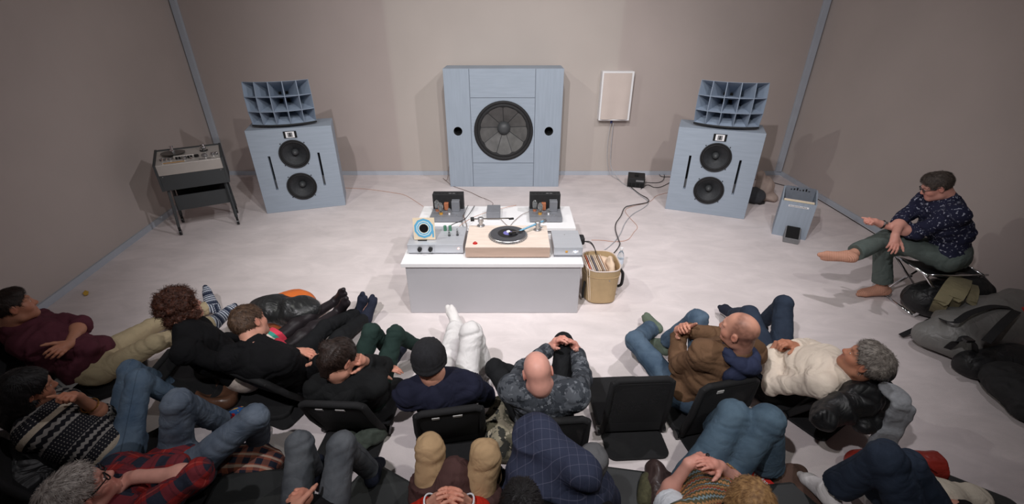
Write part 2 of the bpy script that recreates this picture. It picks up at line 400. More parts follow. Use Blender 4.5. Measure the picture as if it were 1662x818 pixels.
def speaker(x0, y0, x1, y1, Hh, label, mirror):
    rz = math.atan2(y1-y0, x1-x0); W = math.hypot(x1-x0, y1-y0); DP = .5
    t = thing('speaker_cabinet', label, 'loudspeaker', (x0, y0, 0), rz, 'two-way speaker cabinets')
    cx = W/2; holes = []
    for z in (.75, .325):
        holes.append(MB().lathe([(.176, -.2), (.176, .05)], (cx+.0, 0, z), 'y', 40))
    for x in (.192, .766): holes.append(MB().span((x-.014, -.05, .305), (x+.014, .09, .745)))
    b = MB().span((0, 0, 0), (W, DP, Hh)); link('cabinet_body', cut(b, holes, .004), M['blue'], t)
    for z in (.75, .325): woofer(t, (cx, 0, z), .18, .1)
    for x in (.192, .766):
        MB().span((x-.02, .088, .295), (x+.02, .1, .755)).build('port_back', M['hole'], t)
        MB().span((x-.013, .075, .306), (x+.013, .088, .42)).build('port_back_low', M['greyplate'], t)  # lower part of the slot's rear, greyer than the rest
    tw = MB().span((cx-.075, -.008, .952), (cx+.075, .004, 1.035)).build('tweeter', M['hole'], t, bevel=.002)
    MB().span((cx-.05, -.012, .957), (cx+.05, -.007, 1.03)).build('tweeter_plate', M['white'], tw, bevel=.002)
    MB().span((cx-.027, -.014, .967), (cx+.027, -.011, 1.02)).build('tweeter_grille', M['greyplate'], tw)
    MB().span((cx-.006, -.016, .972), (cx+.006, -.013, 1.015)).build('tweeter_bar', M['hole'], tw)
    return t, rz, W
def horn(x, y, z, rz, label):
    t = thing('multicell_horn', label, 'horn', (x, y, z), rz, 'horns on the speaker cabinets')
    R = .62; Rb = .30; NA, NE = 5, 3; AH, EH = math.radians(37), math.radians(23.8); zc = .285
    def sp(r, a, e): return np.array([r*math.sin(a)*math.cos(e*.55), R-r*math.cos(a)*math.cos(e), zc+r*math.sin(e)])
    for i in range(NA):
        for j in range(NE):
            a0, a1 = -AH+2*AH*i/NA, -AH+2*AH*(i+1)/NA; e0, e1 = -EH+2*EH*j/NE, -EH+2*EH*(j+1)/NE
            ga, ge = (a1-a0)*.025, (e1-e0)*.02
            mo = [sp(R, a, e) for a, e in ((a0, e0), (a1, e0), (a1, e1), (a0, e1))]
            mi = [sp(R, a, e) for a, e in ((a0+ga, e0+ge), (a1-ga, e0+ge), (a1-ga, e1-ge), (a0+ga, e1-ge))]
            am, em = (a0+a1)/2, (e0+e1)/2
            bi = [sp(Rb, am+(a-am)*.42, em+(e-em)*.42) for a, e in ((a0, e0), (a1, e0), (a1, e1), (a0, e1))]
            bo = [sp(Rb-.01, am+(a-am)*.6, em+(e-em)*.6) for a, e in ((a0, e0), (a1, e0), (a1, e1), (a0, e1))]
            F = []
            for k in range(4):
                n = (k+1) % 4; F += [(k, n, 4+n, 4+k), (4+k, 4+n, 8+n, 8+k), (n, k, 12+k, 12+n)]
            F += [(12, 13, 14, 15)]
            c = MB().add(mo+mi+bi+bo, F).build('horn_cell', M['horn'], t)
            MB().add([p-np.array([0, -.004, 0]) for p in bi], [(0, 1, 2, 3)]).build('cell_throat', M['hole'], c)
    V = [sp(R, -AH+2*AH*i/16, -EH)-np.array([0, .004, .004]) for i in range(17)]
    rail = MB().tube(V, .012, 6); rail.build('base_rail', M['black'], t)
    MB().span((-.1, .40, .08), (.1, .48, .46)).build('driver_manifold', M['horn'], t, bevel=.02)
    MB().lathe([(.08, 0), (.08, .12), (.06, .13)], (0, .60, .28), 'y', 24).build('compression_driver', M['black'], t, smooth=True)
    MB().span((-.2, .2, .0), (.2, .45, .03)).build('base_plate', M['black'], t)
    return t
_, rz, W = speaker(-3.20, 5.39, -2.27, 5.69, 1.07, 'pale blue speaker cabinet with two black woofers left of the tall subwoofer', 0)
ux, uy = math.cos(rz), math.sin(rz)
horn(-3.20+ux*(W/2-.04)+uy*.0, 5.39+uy*(W/2-.04)-ux*.01, 1.07, rz+.03, 'pale blue multicell horn on top of the left speaker cabinet')
_, rz, W = speaker(2.05, 5.56, 2.95, 5.21, 1.08, 'pale blue speaker cabinet with two black woofers right of the tall subwoofer', 1)
ux, uy = math.cos(rz), math.sin(rz)
horn(2.05+ux*(W/2+.035), 5.56+uy*(W/2+.035)+.0, 1.08, rz-.03, 'pale blue multicell horn on top of the right speaker cabinet')
def subwoofer():
    t = thing('subwoofer', 'tall pale blue subwoofer cabinet with one huge grey cone against the back wall', 'loudspeaker', (-.93, 6.43, 0), 0)
    W, Hh, DP = 1.63, 1.66, .45; cx, cz, R = .81, .83, .42
    link('cabinet_body', cut(MB().span((0, .024, 0), (W, DP, Hh)), [MB().lathe([(R*.97, -.3), (R*.97, .05)], (cx, .02, cz), 'y', 48), MB().lathe([(.062, -.3), (.062, .05)], (.16, .02, cz), 'y', 24), MB().lathe([(.062, -.3), (.062, .05)], (1.455, .02, cz), 'y', 24)], .004), M['blue'], t)
    g = .0025
    x1, x2, z1, z2 = .35, 1.25, .365, 1.285
    for nm, a, b, cutr, m in (('l', (0, 0), (x1-g, Hh), (.16, .062), 'bluev'), ('r', (x2+g, 0), (W, Hh), (1.455, .062), 'bluev'), ('t', (x1+g, z2+g), (x2-g, Hh), None, 'blue'), ('b', (x1+g, 0), (x2-g, z1-g), None, 'blue'), ('m', (x1+g, z1+g), (x2-g, z2-g), (cx, R*.97), 'blue')):
        bx = MB().span((a[0], 0, a[1]), (b[0], .023, b[1]))
        me = cut(bx, [MB().lathe([(cutr[1], -.05), (cutr[1], .05)], (cutr[0], 0, cz), 'y', 48)] if cutr else [], .003)
        link('front_panel', me, M[m], t)
    for x in (.16, 1.455): MB().lathe([(.064, -.16), (.064, -.001), (.058, -.001), (.058, -.15), (0, -.15)], (x, 0, cz), 'y', 24).build('port_tube', M['hole'], t)
    woofer(t, (cx, 0, cz), R, .2, 9)
subwoofer()
# wall-mounted fabric box with its cables, power conditioner on the floor
M['linen'] = mat('linen_cloth', (206, 192, 184), .9, .02, 6, .3, 200)
t = thing('wall_cabinet', 'white framed box with a beige cloth front hung on the back wall', 'cabinet', (1.30, 6.86, .89))
MB().span((0, .0, 0), (.46, .138, .69)).build('box_frame', M['white'], t, bevel=.006)
V = []; F = []
for i in range(9):
    for j in range(9): V.append((.022+.405*i/8, -.006-.012*math.sin(i*1.1+.4)*(1-j/9)-.01*(1 if 0 < i < 8 else 0), .02+.65*j/8))
for i in range(8):
    for j in range(8): F.append((i*9+j, (i+1)*9+j, (i+1)*9+j+1, i*9+j+1))
MB().add(V, F).build('cloth_front', M['linen'], t, smooth=True)
MB().lathe([(.018, 0), (.018, .05)], (.21, .06, -.05), 'z', 12).build('cable_gland', mat('dark_blue_plastic', (40, 46, 90), .5), t)
M['cblack'] = mat('black_cable', (30, 28, 28), .5); M['cgrey'] = mat('grey_cable', (176, 176, 180), .5); M['corange'] = mat('copper_cable', (196, 140, 112), .5); M['cbrown'] = mat('brown_cable', (104, 74, 58), .55)
def cable(pts, r, m, label, name='cable', group=None):
    return tag(MB().tube(spline(pts, 8), r*.62, 6).build(name, m, smooth=True), label, 'cable', group)
def fl(pts, ox, oy, s, z=.008): return [tuple(at(ox+x/s, oy+y/s, z)) for x, y in pts]
cable([(1.50, 6.92, .84), (1.49, 6.93, .5), (1.52, 6.93, .2), (1.60, 6.90, .02), (1.68, 6.72, .01)], .007, M['cgrey'], 'pale grey cable hanging down the wall left of its twin below the cloth box')
cable([(1.54, 6.92, .84), (1.55, 6.93, .45), (1.58, 6.9, .15), (1.69, 6.62, .012)]+fl([(345, 245), (400, 290), (470, 345), (440, 390), (340, 450), (280, 520), (245, 600), (205, 660), (130, 730), (50, 775)], 960, 260, 5.114), .009, M['cgrey'], 'long grey cable from the cloth box on the wall across the floor to the plinth')
cable(fl([(330, 225), (400, 280), (466, 318), (462, 350), (330, 375), (275, 395), (245, 460), (205, 520), (200, 580), (225, 660), (235, 700), (195, 760), (150, 800)], 960, 260, 5.114, .02), .009, M['cblack'], 'long black cable looping from the power box over the floor to the tan bag')
cable(fl([(640, 268), (540, 295), (480, 345), (330, 385), (280, 420), (320, 480), (380, 550), (350, 600), (300, 660), (200, 675), (90, 665), (0, 663)], 960, 260, 5.114, .005), .004, M['corange'], 'thin copper coloured wire wandering over the floor right of the plinth')
cable(fl([(425, 182), (540, 187), (590, 170), (605, 130), (590, 100), (565, 110), (580, 135), (660, 138)], 960, 260, 5.114, .01), .008, M['cblack'], 'black cable with a small loop from the power box to the right speaker')
cable(fl([(410, 238), (465, 205), (520, 225), (580, 220), (660, 180)], 960, 260, 5.114, .01), .008, M['cblack'], 'short wavy black cable lying between power box and right speaker')
cable([tuple(at(x, y, .005)) for x, y in ((556, 304), (561, 305), (596, 307), (640, 313), (660, 318), (687, 335))], .004, M['corange'], 'thin copper coloured wire on the floor from left speaker to plinth')
cable([(-.99, 6.8, .2), (-1.0, 6.6, .05)]+[tuple(at(x, y, .006)) for x, y in ((719, 289), (727, 296), (735, 302), (761, 311), (780, 320), (786, 322))]+[tuple(at(795, 326, .08)), tuple(at(800, 330, .25)), (-.22, 4.58, .44), (-.22, 4.45, .475), (-.2, 4.3, .52)], .005, M['cbrown'], 'thin brown wire from the subwoofer down to the small grey box on the plinth')
t = thing('power_conditioner', 'black power box with switches on the floor below the cloth box', 'power box', (1.73, 6.40, 0), -.25)
MB().span((0, 0, .012), (.25, .3, .15)).build('case', M['black'], t, bevel=.008)
for i in range(4): MB().span((.015+.058*i, -.012, .03), (.058+.058*i, .002, .075)).build('socket', M['hole'], t, bevel=.004)
MB().span((.1, .1, .15), (.15, .24, .165)).build('handle', M['hole'], t, bevel=.004)
MB().span((.12, -.004, .1), (.23, .002, .125)).build('rating_plate', M['greyplate'], t)
# ------------------------------------------------------------------ plinths and what stands on them
M['plinth'] = mat('plinth_front_paint', (186, 185, 189), .55, .02, 3)
def plinth(name, label, x0, x1, y0, y1, z):
    t = thing(name, label, 'plinth', ((x0+x1)/2, y0, 0)); hx = (x1-x0)/2; D = y1-y0
    MB().span((-hx+.03, .02, 0), (hx-.015, D-.02, z-.035)).build('body', M['plinth'], t, bevel=.006)
    MB().span((-hx, 0, z-.035), (hx, D, z)).build('top_board', M['white'], t, bevel=.003)
plinth('display_plinth', 'low white plinth at the front carrying the turntable', -.91, .585, 3.17, 3.74, .505)
plinth('display_plinth', 'low white plinth behind, carrying the two valve amplifiers', -.955, .625, 3.96, 4.52, .46)
M['alu'] = mat('brushed_aluminium', (196, 199, 205), .42, .03, 8, .05, 120, metal=.35, stretch=(.3, 6, 6))
M['alud'] = mat('grey_hammertone', (132, 134, 140), .45, .05, 20, .1, 150, metal=.3)
M['wood'] = mat('maple_ply', (220, 202, 188), .5, .05, 5, .05, 60, stretch=(1, 7, 12), col2=(232, 217, 204))
M['wooddark'] = mat('maple_ply_edge', (190, 164, 148), .55, .1, 9, .05, 60, stretch=(.6, 6, 26))
M['glass'] = mat('valve_glass', (235, 240, 240), .05, 0, 5, trans=.92)
M['copper'] = mat('copper_winding', (168, 104, 72), .5, .1, 60, stretch=(1, 1, 8))
M['red'] = mat('red_button', (190, 30, 24), .4)
M['green'] = mat('green_capacitor', (66, 116, 92), .4)
M['vinyl'] = mat('black_vinyl', (22, 22, 25), .3, .1, 40)
M['mat'] = mat('grey_rubber_mat', (70, 70, 74), .8, .1, 40)
M['led'] = mat('lit_lamp', (255, 170, 150), .4, 0, 5, emit=3); M['ledw'] = mat('lit_meter', (210, 225, 255), .4, 0, 5, emit=2)
M['amber'] = mat('amber_button', (205, 150, 60), .4); M['knob'] = mat('black_knob', (22, 22, 24), .35)
# preamp
t = thing('preamplifier', 'long silver preamplifier with two black knobs left of the turntable', 'amplifier', (-.88, 3.335, .505))
MB().span((0, 0, .012), (.47, .36, .095)).build('chassis', M['alu'], t, bevel=.003)
MB().span((.005, .01, 0), (.465, .35, .013)).build('foot_rail', M['alud'], t)
MB().span((0, -.004, .015), (.228, .001, .093)).build('front_panel', M['alu'], t, bevel=.002); MB().span((.23, -.004, .015), (.47, .001, .093)).build('front_panel', M['alu'], t, bevel=.002)
for x in (.105, .195):
    k = MB().lathe([(.019, 0), (.019, .018), (.016, .03), (0, .031)], (x, -.003, .055), 'y', 20).build('knob', M['knob'], t, smooth=False)
    MB().span((x-.004, -.037, .04), (x+.004, -.033, .07)).build('pointer', M['knob'], k)
MB().lathe([(.008, 0), (.007, .004), (0, .006)], (.43, -.003, .057), 'y', 14).build('pilot_lamp', M['led'], t)
for x, y, m, r, h in ((.285, .27, 'green', .014, .045), (.33, .27, 'green', .014, .045)):
    MB().lathe([(r, 0), (r, h), (r*.7, h+.003), (0, h+.003)], (x, y, .095), 'z', 16).build('capacitor', M[m], t, smooth=False)
for x, y, h in ((.335, .16, .045), (.405, .17, .055)):
    v = MB().lathe([(.009, 0), (.009, h*.8), (.005, h), (0, h)], (x, y, .103), 'z', 14).build('valve', M['glass'], t, smooth=True)
    MB().lathe([(.011, 0), (.011, .01), (0, .01)], (x, y, .095), 'z', 14).build('valve_base', M['cone'], v)
    MB().lathe([(.005, 0), (.005, h*.6), (0, h*.6)], (x, y, .108), 'z', 10).build('valve_plate', M['greyplate'], v)
for i in range(8): MB().lathe([(.007, 0), (.007, .02)], (.27+.024*i, .365, .05+.025*(i % 2)), 'y', 8).build('socket', M[('steel', 'blacksock', 'steel', 'red', 'steel', 'bluesock', 'steel', 'steel')[i]] if ('steel', 'blacksock', 'steel', 'red', 'steel', 'bluesock', 'steel', 'steel')[i] in M else M['knob'], t)
tag(MB().span((-.80, 3.395, .6), (-.725, 3.42, .608)).build('sleeve_rest', M['knob']), 'small black rest under the blue record sleeve on the preamplifier', 'stand')
# seven-inch sleeve leaning back on the preamplifier
M['cream'] = mat('cream_card', (226, 208, 180), .7, .03, 10); M['skyblue'] = mat('blue_print', (92, 168, 206), .7, .06, 14); M['paleprint'] = mat('pale_print', (214, 222, 216), .7, .04, 14)
t = thing('record_sleeve', 'square blue and cream seven-inch record sleeve standing on the preamplifier', 'record sleeve', (-.742, 3.41, .607)); t.rotation_euler = (-.12, 0, math.radians(2))
MB().span((-.09, 0, 0), (.09, .005, .192)).build('card', M['cream'], t)
def octr(ro, ri, y, m, name, n=8, squash=1.05):
    V = []; F = []
    for k in range(n):
        a = 2*math.pi*(k+.5)/n
        for r in (ro, ri): V.append((-.002+r*math.cos(a)*(1+.0*k), y, .1+r*squash*math.sin(a)))
    for k in range(n): F.append((2*k, 2*((k+1) % n), 2*((k+1) % n)+1, 2*k+1))
    V2 = V+[(x, y+.001, z) for x, _, z in V]
    MB().add(V2, F).build(name, M[m], t)
octr(.083, .064, -.0006, 'skyblue', 'printed_ring', 10); octr(.064, .057, -.0007, 'paleprint', 'printed_ring', 10); octr(.057, .046, -.0006, 'skyblue', 'printed_ring', 10); octr(.046, .038, -.0007, 'paleprint', 'printed_ring', 12)
MB().lathe([(.038, .0012), (0, .0013)], (-.002, 0, .1), 'y', 28).build('centre_hole_record', M['vinyl'], t)
MB().span((.066, -.0012, .02), (.08, -.0004, .08)).build('printed_tab', M['skyblue'], t)
# turntable
t = thing('turntable', 'maple wood turntable with a round platter in the middle of the plinth', 'turntable', (-.386, 3.262, .505))
MB().span((0, 0, .012), (.70, .43, .1)).build('wood_edge', M['wooddark'], t, bevel=.002)
MB().span((0, 0, .1), (.70, .43, .106)).build('wood_top', M['wood'], t, bevel=.002)
for x in (.05, .65):
    for y in (.05, .38): MB().lathe([(.025, 0), (.025, .014)], (x, y, 0), 'z', 14).build('foot', M['black'], t)
cx, cy = .352, .205
p = MB().lathe([(.166, .106), (.166, .112), (.163, .127), (.158, .132), (0, .132)], (cx, cy, 0), 'z', 56).build('platter', M['steel'], t)
for k in range(40):
    a = 2*math.pi*k/40
    MB().box((cx+.1655*math.cos(a), cy+.1655*math.sin(a), .117), (.004, .013, .008), rotm('Z', a)).build('strobe_mark', M['greyplate'], p)
MB().lathe([(.151, .132), (.151, .1355), (0, .1355)], (cx, cy, 0), 'z', 56).build('platter_mat', M['mat'], p)
MB().lathe([(.014, 0), (.014, .01), (.008, .016), (0, .017)], (.078, .065, .106), 'z', 18).build('power_button', M['red'], t, smooth=False)
MB().lathe([(.02, 0), (.02, .004), (0, .004)], (.078, .065, .106), 'z', 18).build('button_plate', M['red'], t)
def tonearm(parent, bx, by, tx, ty, m, head, r=.006, zt=.165):
    a = MB().lathe([(.036, .106), (.036, .113), (.018, .116), (.018, .15), (.026, .151), (.026, .185), (.022, .19), (0, .19)], (bx, by, 0), 'z', 24).build('arm_base', M['steel'], parent, smooth=False)
    d = nrm((tx-bx, ty-by, 0)); z = zt
    P0 = np.array([bx, by, z+.01])-d*.06; P1 = np.array([tx, ty, z-.012])
    w = MB().tube([P0-d*.03, P0], .02, 14).build('counterweight', M[head], a)
    MB().tube([P0, P1], r, 10).build('arm_tube', M[m], a)
    MB().box(P1+d*.02-np.array([0, 0, .006]), (.045, .02, .014), np.array([[d[0], -d[1], 0], [d[1], d[0], 0], [0, 0, 1]])).build('headshell', M[head], a, bevel=.002)
    MB().tube([np.array([bx, by, .15])+np.array([-d[1], d[0], 0])*.03, np.array([bx, by, .15])+np.array([-d[1], d[0], 0])*.06], .006, 8).build('lift_lever', M['chrome'], a)
    return a
M['bluearm'] = mat('blue_anodised_arm', (120, 172, 200), .3, .03, 10, metal=.5)
tonearm(t, .612, .33, .452, .212, 'bluearm', 'steel', .009)
MB().tube([(cx+.01, cy-.028, .15), (cx+.12, cy-.002, .152)], .008, 10).build('cartridge_carrier', M['chrome'], t)
MB().box((cx+.02, cy-.03, .148), (.03, .018, .016)).build('cartridge', M['black'], t, bevel=.002)
tonearm(t, .105, .415, .36, .47, 'chrome', 'black', .006, .17)
# record on the platter
r = thing('seven_inch_record', 'black seven-inch record with a violet label turning on the platter', 'record', (-.386+cx, 3.262+cy, .505+.1355))
MB().lathe([(.088, 0), (.088, .002), (.045, .0022), (0, .0022)], (0, 0, 0), 'z', 48).build('disc', M['vinyl'], r)
MB().lathe([(.042, .0026), (0, .0027)], (0, 0, 0), 'z', 32).build('label', mat('violet_label', (112, 108, 176), .6, .05), r)
MB().lathe([(.017, .003), (.017, .012), (.015, .014), (0, .014)], (.003, .014, 0), 'z', 24).build('centre_adapter', M['white'], r)
# power supply on the right
t = thing('phono_power_supply', 'square silver box with lit buttons right of the turntable', 'amplifier', (.348, 3.28, .505))
MB().span((0, 0, .022), (.24, .33, .095)).build('case', M['alu'], t, bevel=.003)
MB().span((.004, .008, 0), (.236, .32, .022)).build('foot_rail', M['alud'], t)
MB().span((.096, -.005, .045), (.116, .001, .062)).build('button', M['amber'], t, bevel=.002)
MB().span((.157, -.004, .045), (.17, .001, .062)).build('button', M['white'], t, bevel=.002); MB().span((.172, -.005, .045), (.186, .001, .062)).build('lit_button', M['ledw'], t, bevel=.002); MB().span((.19, -.004, .045), (.205, .001, .062)).build('button', M['white'], t, bevel=.002)
MB().lathe([(.005, .095), (.004, .097), (0, .097)], (.11, .24, 0), 'z', 10).build('screw', M['steel'], t)
# valve amplifiers
def amp(x, label):
    t = thing('valve_amplifier', label, 'amplifier', (x, 4.085, .46), 0, 'mono valve amplifiers')
    MB().span((0, 0, .008), (.325, .30, .055)).build('chassis', M['alud'], t, bevel=.003)
    MB().span((.02, .02, 0), (.305, .28, .009)).build('foot_rail', M['black'], t)
    c = MB().span((.005, .225, .055), (.32, .32, .215)).build('rear_cage', M['black'], t, bevel=.004)
    for i in range(7): MB().span((.03+.036*i, .25, .2145), (.055+.036*i, .262, .2165)).build('vent_slot', M['hole'] if i not in (4, 5) else M['greyplate'], c)
    MB().span((.205, .15, .055), (.285, .222, .165)).build('transformer', M['alud'], t, bevel=.004)
    MB().span((.125, .175, .06), (.17, .22, .135)).build('choke', M['copper'], t, bevel=.004)
    def valve(vx, vy, h, r, gm):
        b = MB().lathe([(r*.7, 0), (r*.7, .022), (0, .022)], (vx, vy, .055), 'z', 16).build('valve_base', M[gm], t)
        MB().lathe([(r*.6, 0), (r*.75, h*.15), (r, h*.5), (r*.9, h*.8), (r*.4, h*.97), (0, h)], (vx, vy, .077), 'z', 20).build('valve_glass', M['glass'], b, smooth=True)
        MB().box((vx, vy, .077+h*.45), (r*.9, r*.4, h*.5)).build('valve_plate', M['greyplate'], b)
        MB().lathe([(r*.55, h*.9), (r*.3, h*.96), (0, h*.965)], (vx, vy, .077), 'z', 12).build('valve_getter', M['chrome'], b)
    valve(.055, .17, .1, .026, 'copper'); valve(.105, .085, .105, .026, 'amber'); valve(.19, .075, .05, .014, 'white')
    for i, x_ in enumerate((.03, .07, .145, .165, .225, .265)): MB().lathe([(.008, .055), (.007, .06), (0, .06)], (x_, .06 if i else .13, 0), 'z', 10).build('terminal_nut', M['greyplate'], t)
    return t
amp(-.822, 'grey valve amplifier with glass tubes on the left of the rear plinth')
amp(.178, 'grey valve amplifier with glass tubes on the right of the rear plinth')
t = thing('step_up_transformer', 'small plain grey metal box between the two valve amplifiers', 'transformer box', (-.258, 4.15, .46))
MB().span((0, 0, .004), (.138, .2, .085)).build('case', M['alud'], t, bevel=.004); MB().span((.01, .01, 0), (.128, .19, .006)).build('foot_pad', M['black'], t)
Z1, Z2 = .469, .512
cable([(-.50, 4.2, .5), (-.45, 4.0, .49), (-.43, 3.85, .5), (-.45, 3.72, Z2+.03), (-.55, 3.69, .57), (-.6, 3.70, .56)], .006, M['cbrown'], 'brown cable from left valve amplifier down to the preamplifier sockets')
cable([tuple(at(770, 334, .47)), tuple(at(762, 347, .5)), tuple(at(752, 357, .52)), tuple(at(735, 364, .55)), (-.62, 3.70, .555)], .006, M['cblack'], 'black cable curving behind the preamplifier on the plinths')
cable([tuple(at(838, 333, .47)), tuple(at(815, 338, .48)), tuple(at(780, 348, .5)), tuple(at(755, 360, .55)), (-.52, 3.70, .56)], .004, M['corange'], 'thin copper wire across the rear plinth to the preamplifier')
cable([(.178, 4.30, .49), (.10, 4.25, .475), (.02, 4.10, .469), (-.03, 3.985, .47), (-.10, 4.12, .469), (-.2, 4.36, .49)], .004, M['cbrown'], 'thin brown wire making a V between grey box and right amplifier')
cable([(-.47, 4.45, .5), (-.50, 4.1, .48), (-.47, 3.95, .47), (-.46, 3.8, .52), (-.46, 3.69, .54)], .005, M['cblack'], 'thin black cable hanging between the two plinths')
t = thing('mains_plug', 'black angular plug with thin leads behind the silver box at the plinth edge', 'plug', (.60, 3.5, .505))
MB().span((-.012, 0, .0), (.04, .09, .07)).build('plug_body', M['black'], t, bevel=.015)
for k in range(2): MB().tube(spline([(.03, .02, .03), (.09, .0+.03*k, .02), (.13, -.02+.05*k, -.03), (.16, .05, -.12)]), .004, 6).build('lead', M['cblack'], t)
# ------------------------------------------------------------------ reel-to-reel recorder on its trolley
M['deckdark'] = mat('charcoal_lacquer', (58, 61, 63), .6, .06, 6); M['decksilver'] = mat('silver_panel', (190, 184, 178), .38, .03, 10, metal=.35)
M['reel'] = mat('smoked_reel', (80, 76, 72), .3, .05, 8, alpha=.75)
t = thing('tape_recorder', 'silver reel to reel tape recorder on a charcoal wheeled trolley in the left corner', 'tape recorder', (-3.91, 4.76, 0), math.atan2(.30, .51), None)
def slope(y): return .832+.062*y/.42
b = MB().add([(.0, 0, .715), (.622, 0, .715), (.622, .42, .715), (0, .42, .715), (0, 0, .832), (.622, 0, .832), (.622, .42, .894), (0, .42, .894)], [(0, 1, 5, 4), (1, 2, 6, 5), (2, 3, 7, 6), (3, 0, 4, 7), (4, 5, 6, 7), (3, 2, 1, 0)]).build('deck_body', M['decksilver'], t, bevel=.003)
for x in (-.022, .622):
    MB().add([(x, -.005, .54), (x+.022, -.005, .54), (x+.022, .45, .54), (x, .45, .54), (x, -.005, .842), (x+.022, -.005, .842), (x+.022, .45, .91), (x, .45, .91)], [(0, 1, 5, 4), (1, 2, 6, 5), (2, 3, 7, 6), (3, 0, 4, 7), (4, 5, 6, 7), (3, 2, 1, 0)]).build('side_panel', M['deckdark'], t)
MB().span((0, .42, .54), (.622, .45, .905)).build('rear_panel', M['deckdark'], t)
MB().span((0, 0, .54), (.622, .018, .713)).build('front_panel', M['deckdark'], t, bevel=.002)
MB().span((.0, .02, .535), (.622, .42, .55)).build('case_bottom', M['hole'], t)
MB().span((.055, .06, .275), (.60, .075, .45)).build('storage_pocket_front', M['deckdark'], t); MB().span((.055, .075, .275), (.60, .36, .29)).build('storage_pocket_floor', M['deckdark'], t); MB().span((.055, .35, .275), (.60, .36, .52)).build('storage_pocket_back', M['hole'], t)
for x0, x1 in ((.03, .004), (.592, .598)):
    for y0, y1 in ((.05, .0), (.38, .42)):
        l = MB().tube([(x0, y0, .56), ((x0+x1)/2, (y0+y1)/2, .3), (x1, y1, .1)], .018, 4).build('leg', M['deckdark'], t)
        MB().span((x1-.012, y1-.02, .055), (x1+.012, y1+.012, .1)).build('caster_fork', M['black'], l)
        MB().lathe([(.0, -.012), (.036, -.012), (.036, .012), (0, .012)], (x1, y1-.008, .037), 'x', 18).build('caster_wheel', M['knob'], l)
def ond(x, y, dz=0): return (x, y, slope(y)+dz)
q = MB().lathe([(.12, .0), (.12, .004), (.03, .005)], ond(.165, .275, .02), 'z', 36).build('tape_reel', M['reel'], t)
MB().lathe([(.07, -.003), (.07, .012), (.03, .013)], ond(.165, .275, .012), 'z', 30).build('tape_pack', mat('brown_tape', (84, 66, 54), .4), q)
MB().lathe([(.026, 0), (.026, .03), (.014, .035), (.014, .065), (.02, .066), (.02, .08), (0, .08)], ond(.165, .275, .02), 'z', 20).build('hub', M['chrome'], q)
MB().lathe([(.042, 0), (.042, .008), (0, .008)], ond(.465, .29), 'z', 24).build('hub_plate', M['knob'], t)
MB().lathe([(.03, .008), (.03, .05), (.022, .056), (.022, .075), (0, .076)], ond(.465, .29), 'z', 22).build('hub', M['chrome'], t)
for x, y, r_, h_, m in ((.06, .12, .02, .03, 'chrome'), (.1, .12, .016, .026, 'chrome'), (.135, .13, .02, .02, 'steel'), (.47, .11, .028, .03, 'steel'), (.55, .12, .02, .028, 'chrome'), (.585, .12, .018, .028, 'chrome'), (.27, .1, .022, .024, 'steel'), (.39, .13, .024, .022, 'knob'), (.34, .08, .012, .02, 'chrome')):
    MB().lathe([(r_, 0), (r_, h_), (r_*.8, h_+.004), (0, h_+.004)], ond(x, y), 'z', 16).build('knob', M[m], t)
hb = MB().box(ond(.27, .15, .015), (.2, .05, .03)).build('head_block', M['decksilver'], t, bevel=.004)
for i in range(6): MB().span(np.array(ond(.19+.028*i, .112, .0)), np.array(ond(.21+.028*i, .127, .026))).build('tape_head', M['knob'], hb)
MB().box(ond(.17, .045, .001), (.2, .018, .003)).build('brand_strip', M['amber'], t); MB().box(ond(.47, .045, .001), (.12, .012, .003)).build('scale_strip', M['knob'], t)
for x in (.03, .59): MB().lathe([(.007, 0), (.006, .004), (0, .004)], (x, 0, .70), 'y', 8).build('screw', M['steel'], t)
# ------------------------------------------------------------------ record crate and pedal on the right
t = thing('record_crate', 'pale blue upright record crate by the right wall', 'crate', (3.08, 4.78, 0), math.atan2(-.17, .30))
W = .345; D = .34
def slab(P): return MB().add(P, [(0, 1, 3, 2), (4, 6, 7, 5), (0, 4, 5, 1), (2, 3, 7, 6), (0, 2, 6, 4), (1, 5, 7, 3)])
for x in (0, W-.015):
    MB().add([(x, 0, 0), (x+.015, 0, 0), (x+.015, D, 0), (x, D, 0), (x, 0, .44), (x+.015, 0, .44), (x+.015, D, .50), (x, D, .50)], [(0, 1, 5, 4), (1, 2, 6, 5), (2, 3, 7, 6), (3, 0, 4, 7), (4, 5, 6, 7), (3, 2, 1, 0)]).build('side_panel', M['bluev'], t)
MB().span((.015, 0, 0), (W-.015, .015, .43)).build('front_panel', M['bluev'], t); MB().span((.015, D-.015, 0), (W-.015, D, .50)).build('back_panel', M['bluev'], t); MB().span((.015, .015, 0), (W-.015, D-.015, .015)).build('bottom_panel', M['bluev'], t)
lb = MB().span((.08, -.003, .372), (.28, .001, .392)).build('lettered_strip', M['white'], t)
for i in range(12): MB().span((.09+.0145*i, -.0045, .377), (.099+.0145*i, -.0025, .387 if i % 3 else .39)).build('letter', M['greyplate'], lb)
rzc = math.atan2(-.17, .30)
def incrate(x, y, z): return (3.08+x*math.cos(rzc)-y*math.sin(rzc), 4.78+x*math.sin(rzc)+y*math.cos(rzc), z)
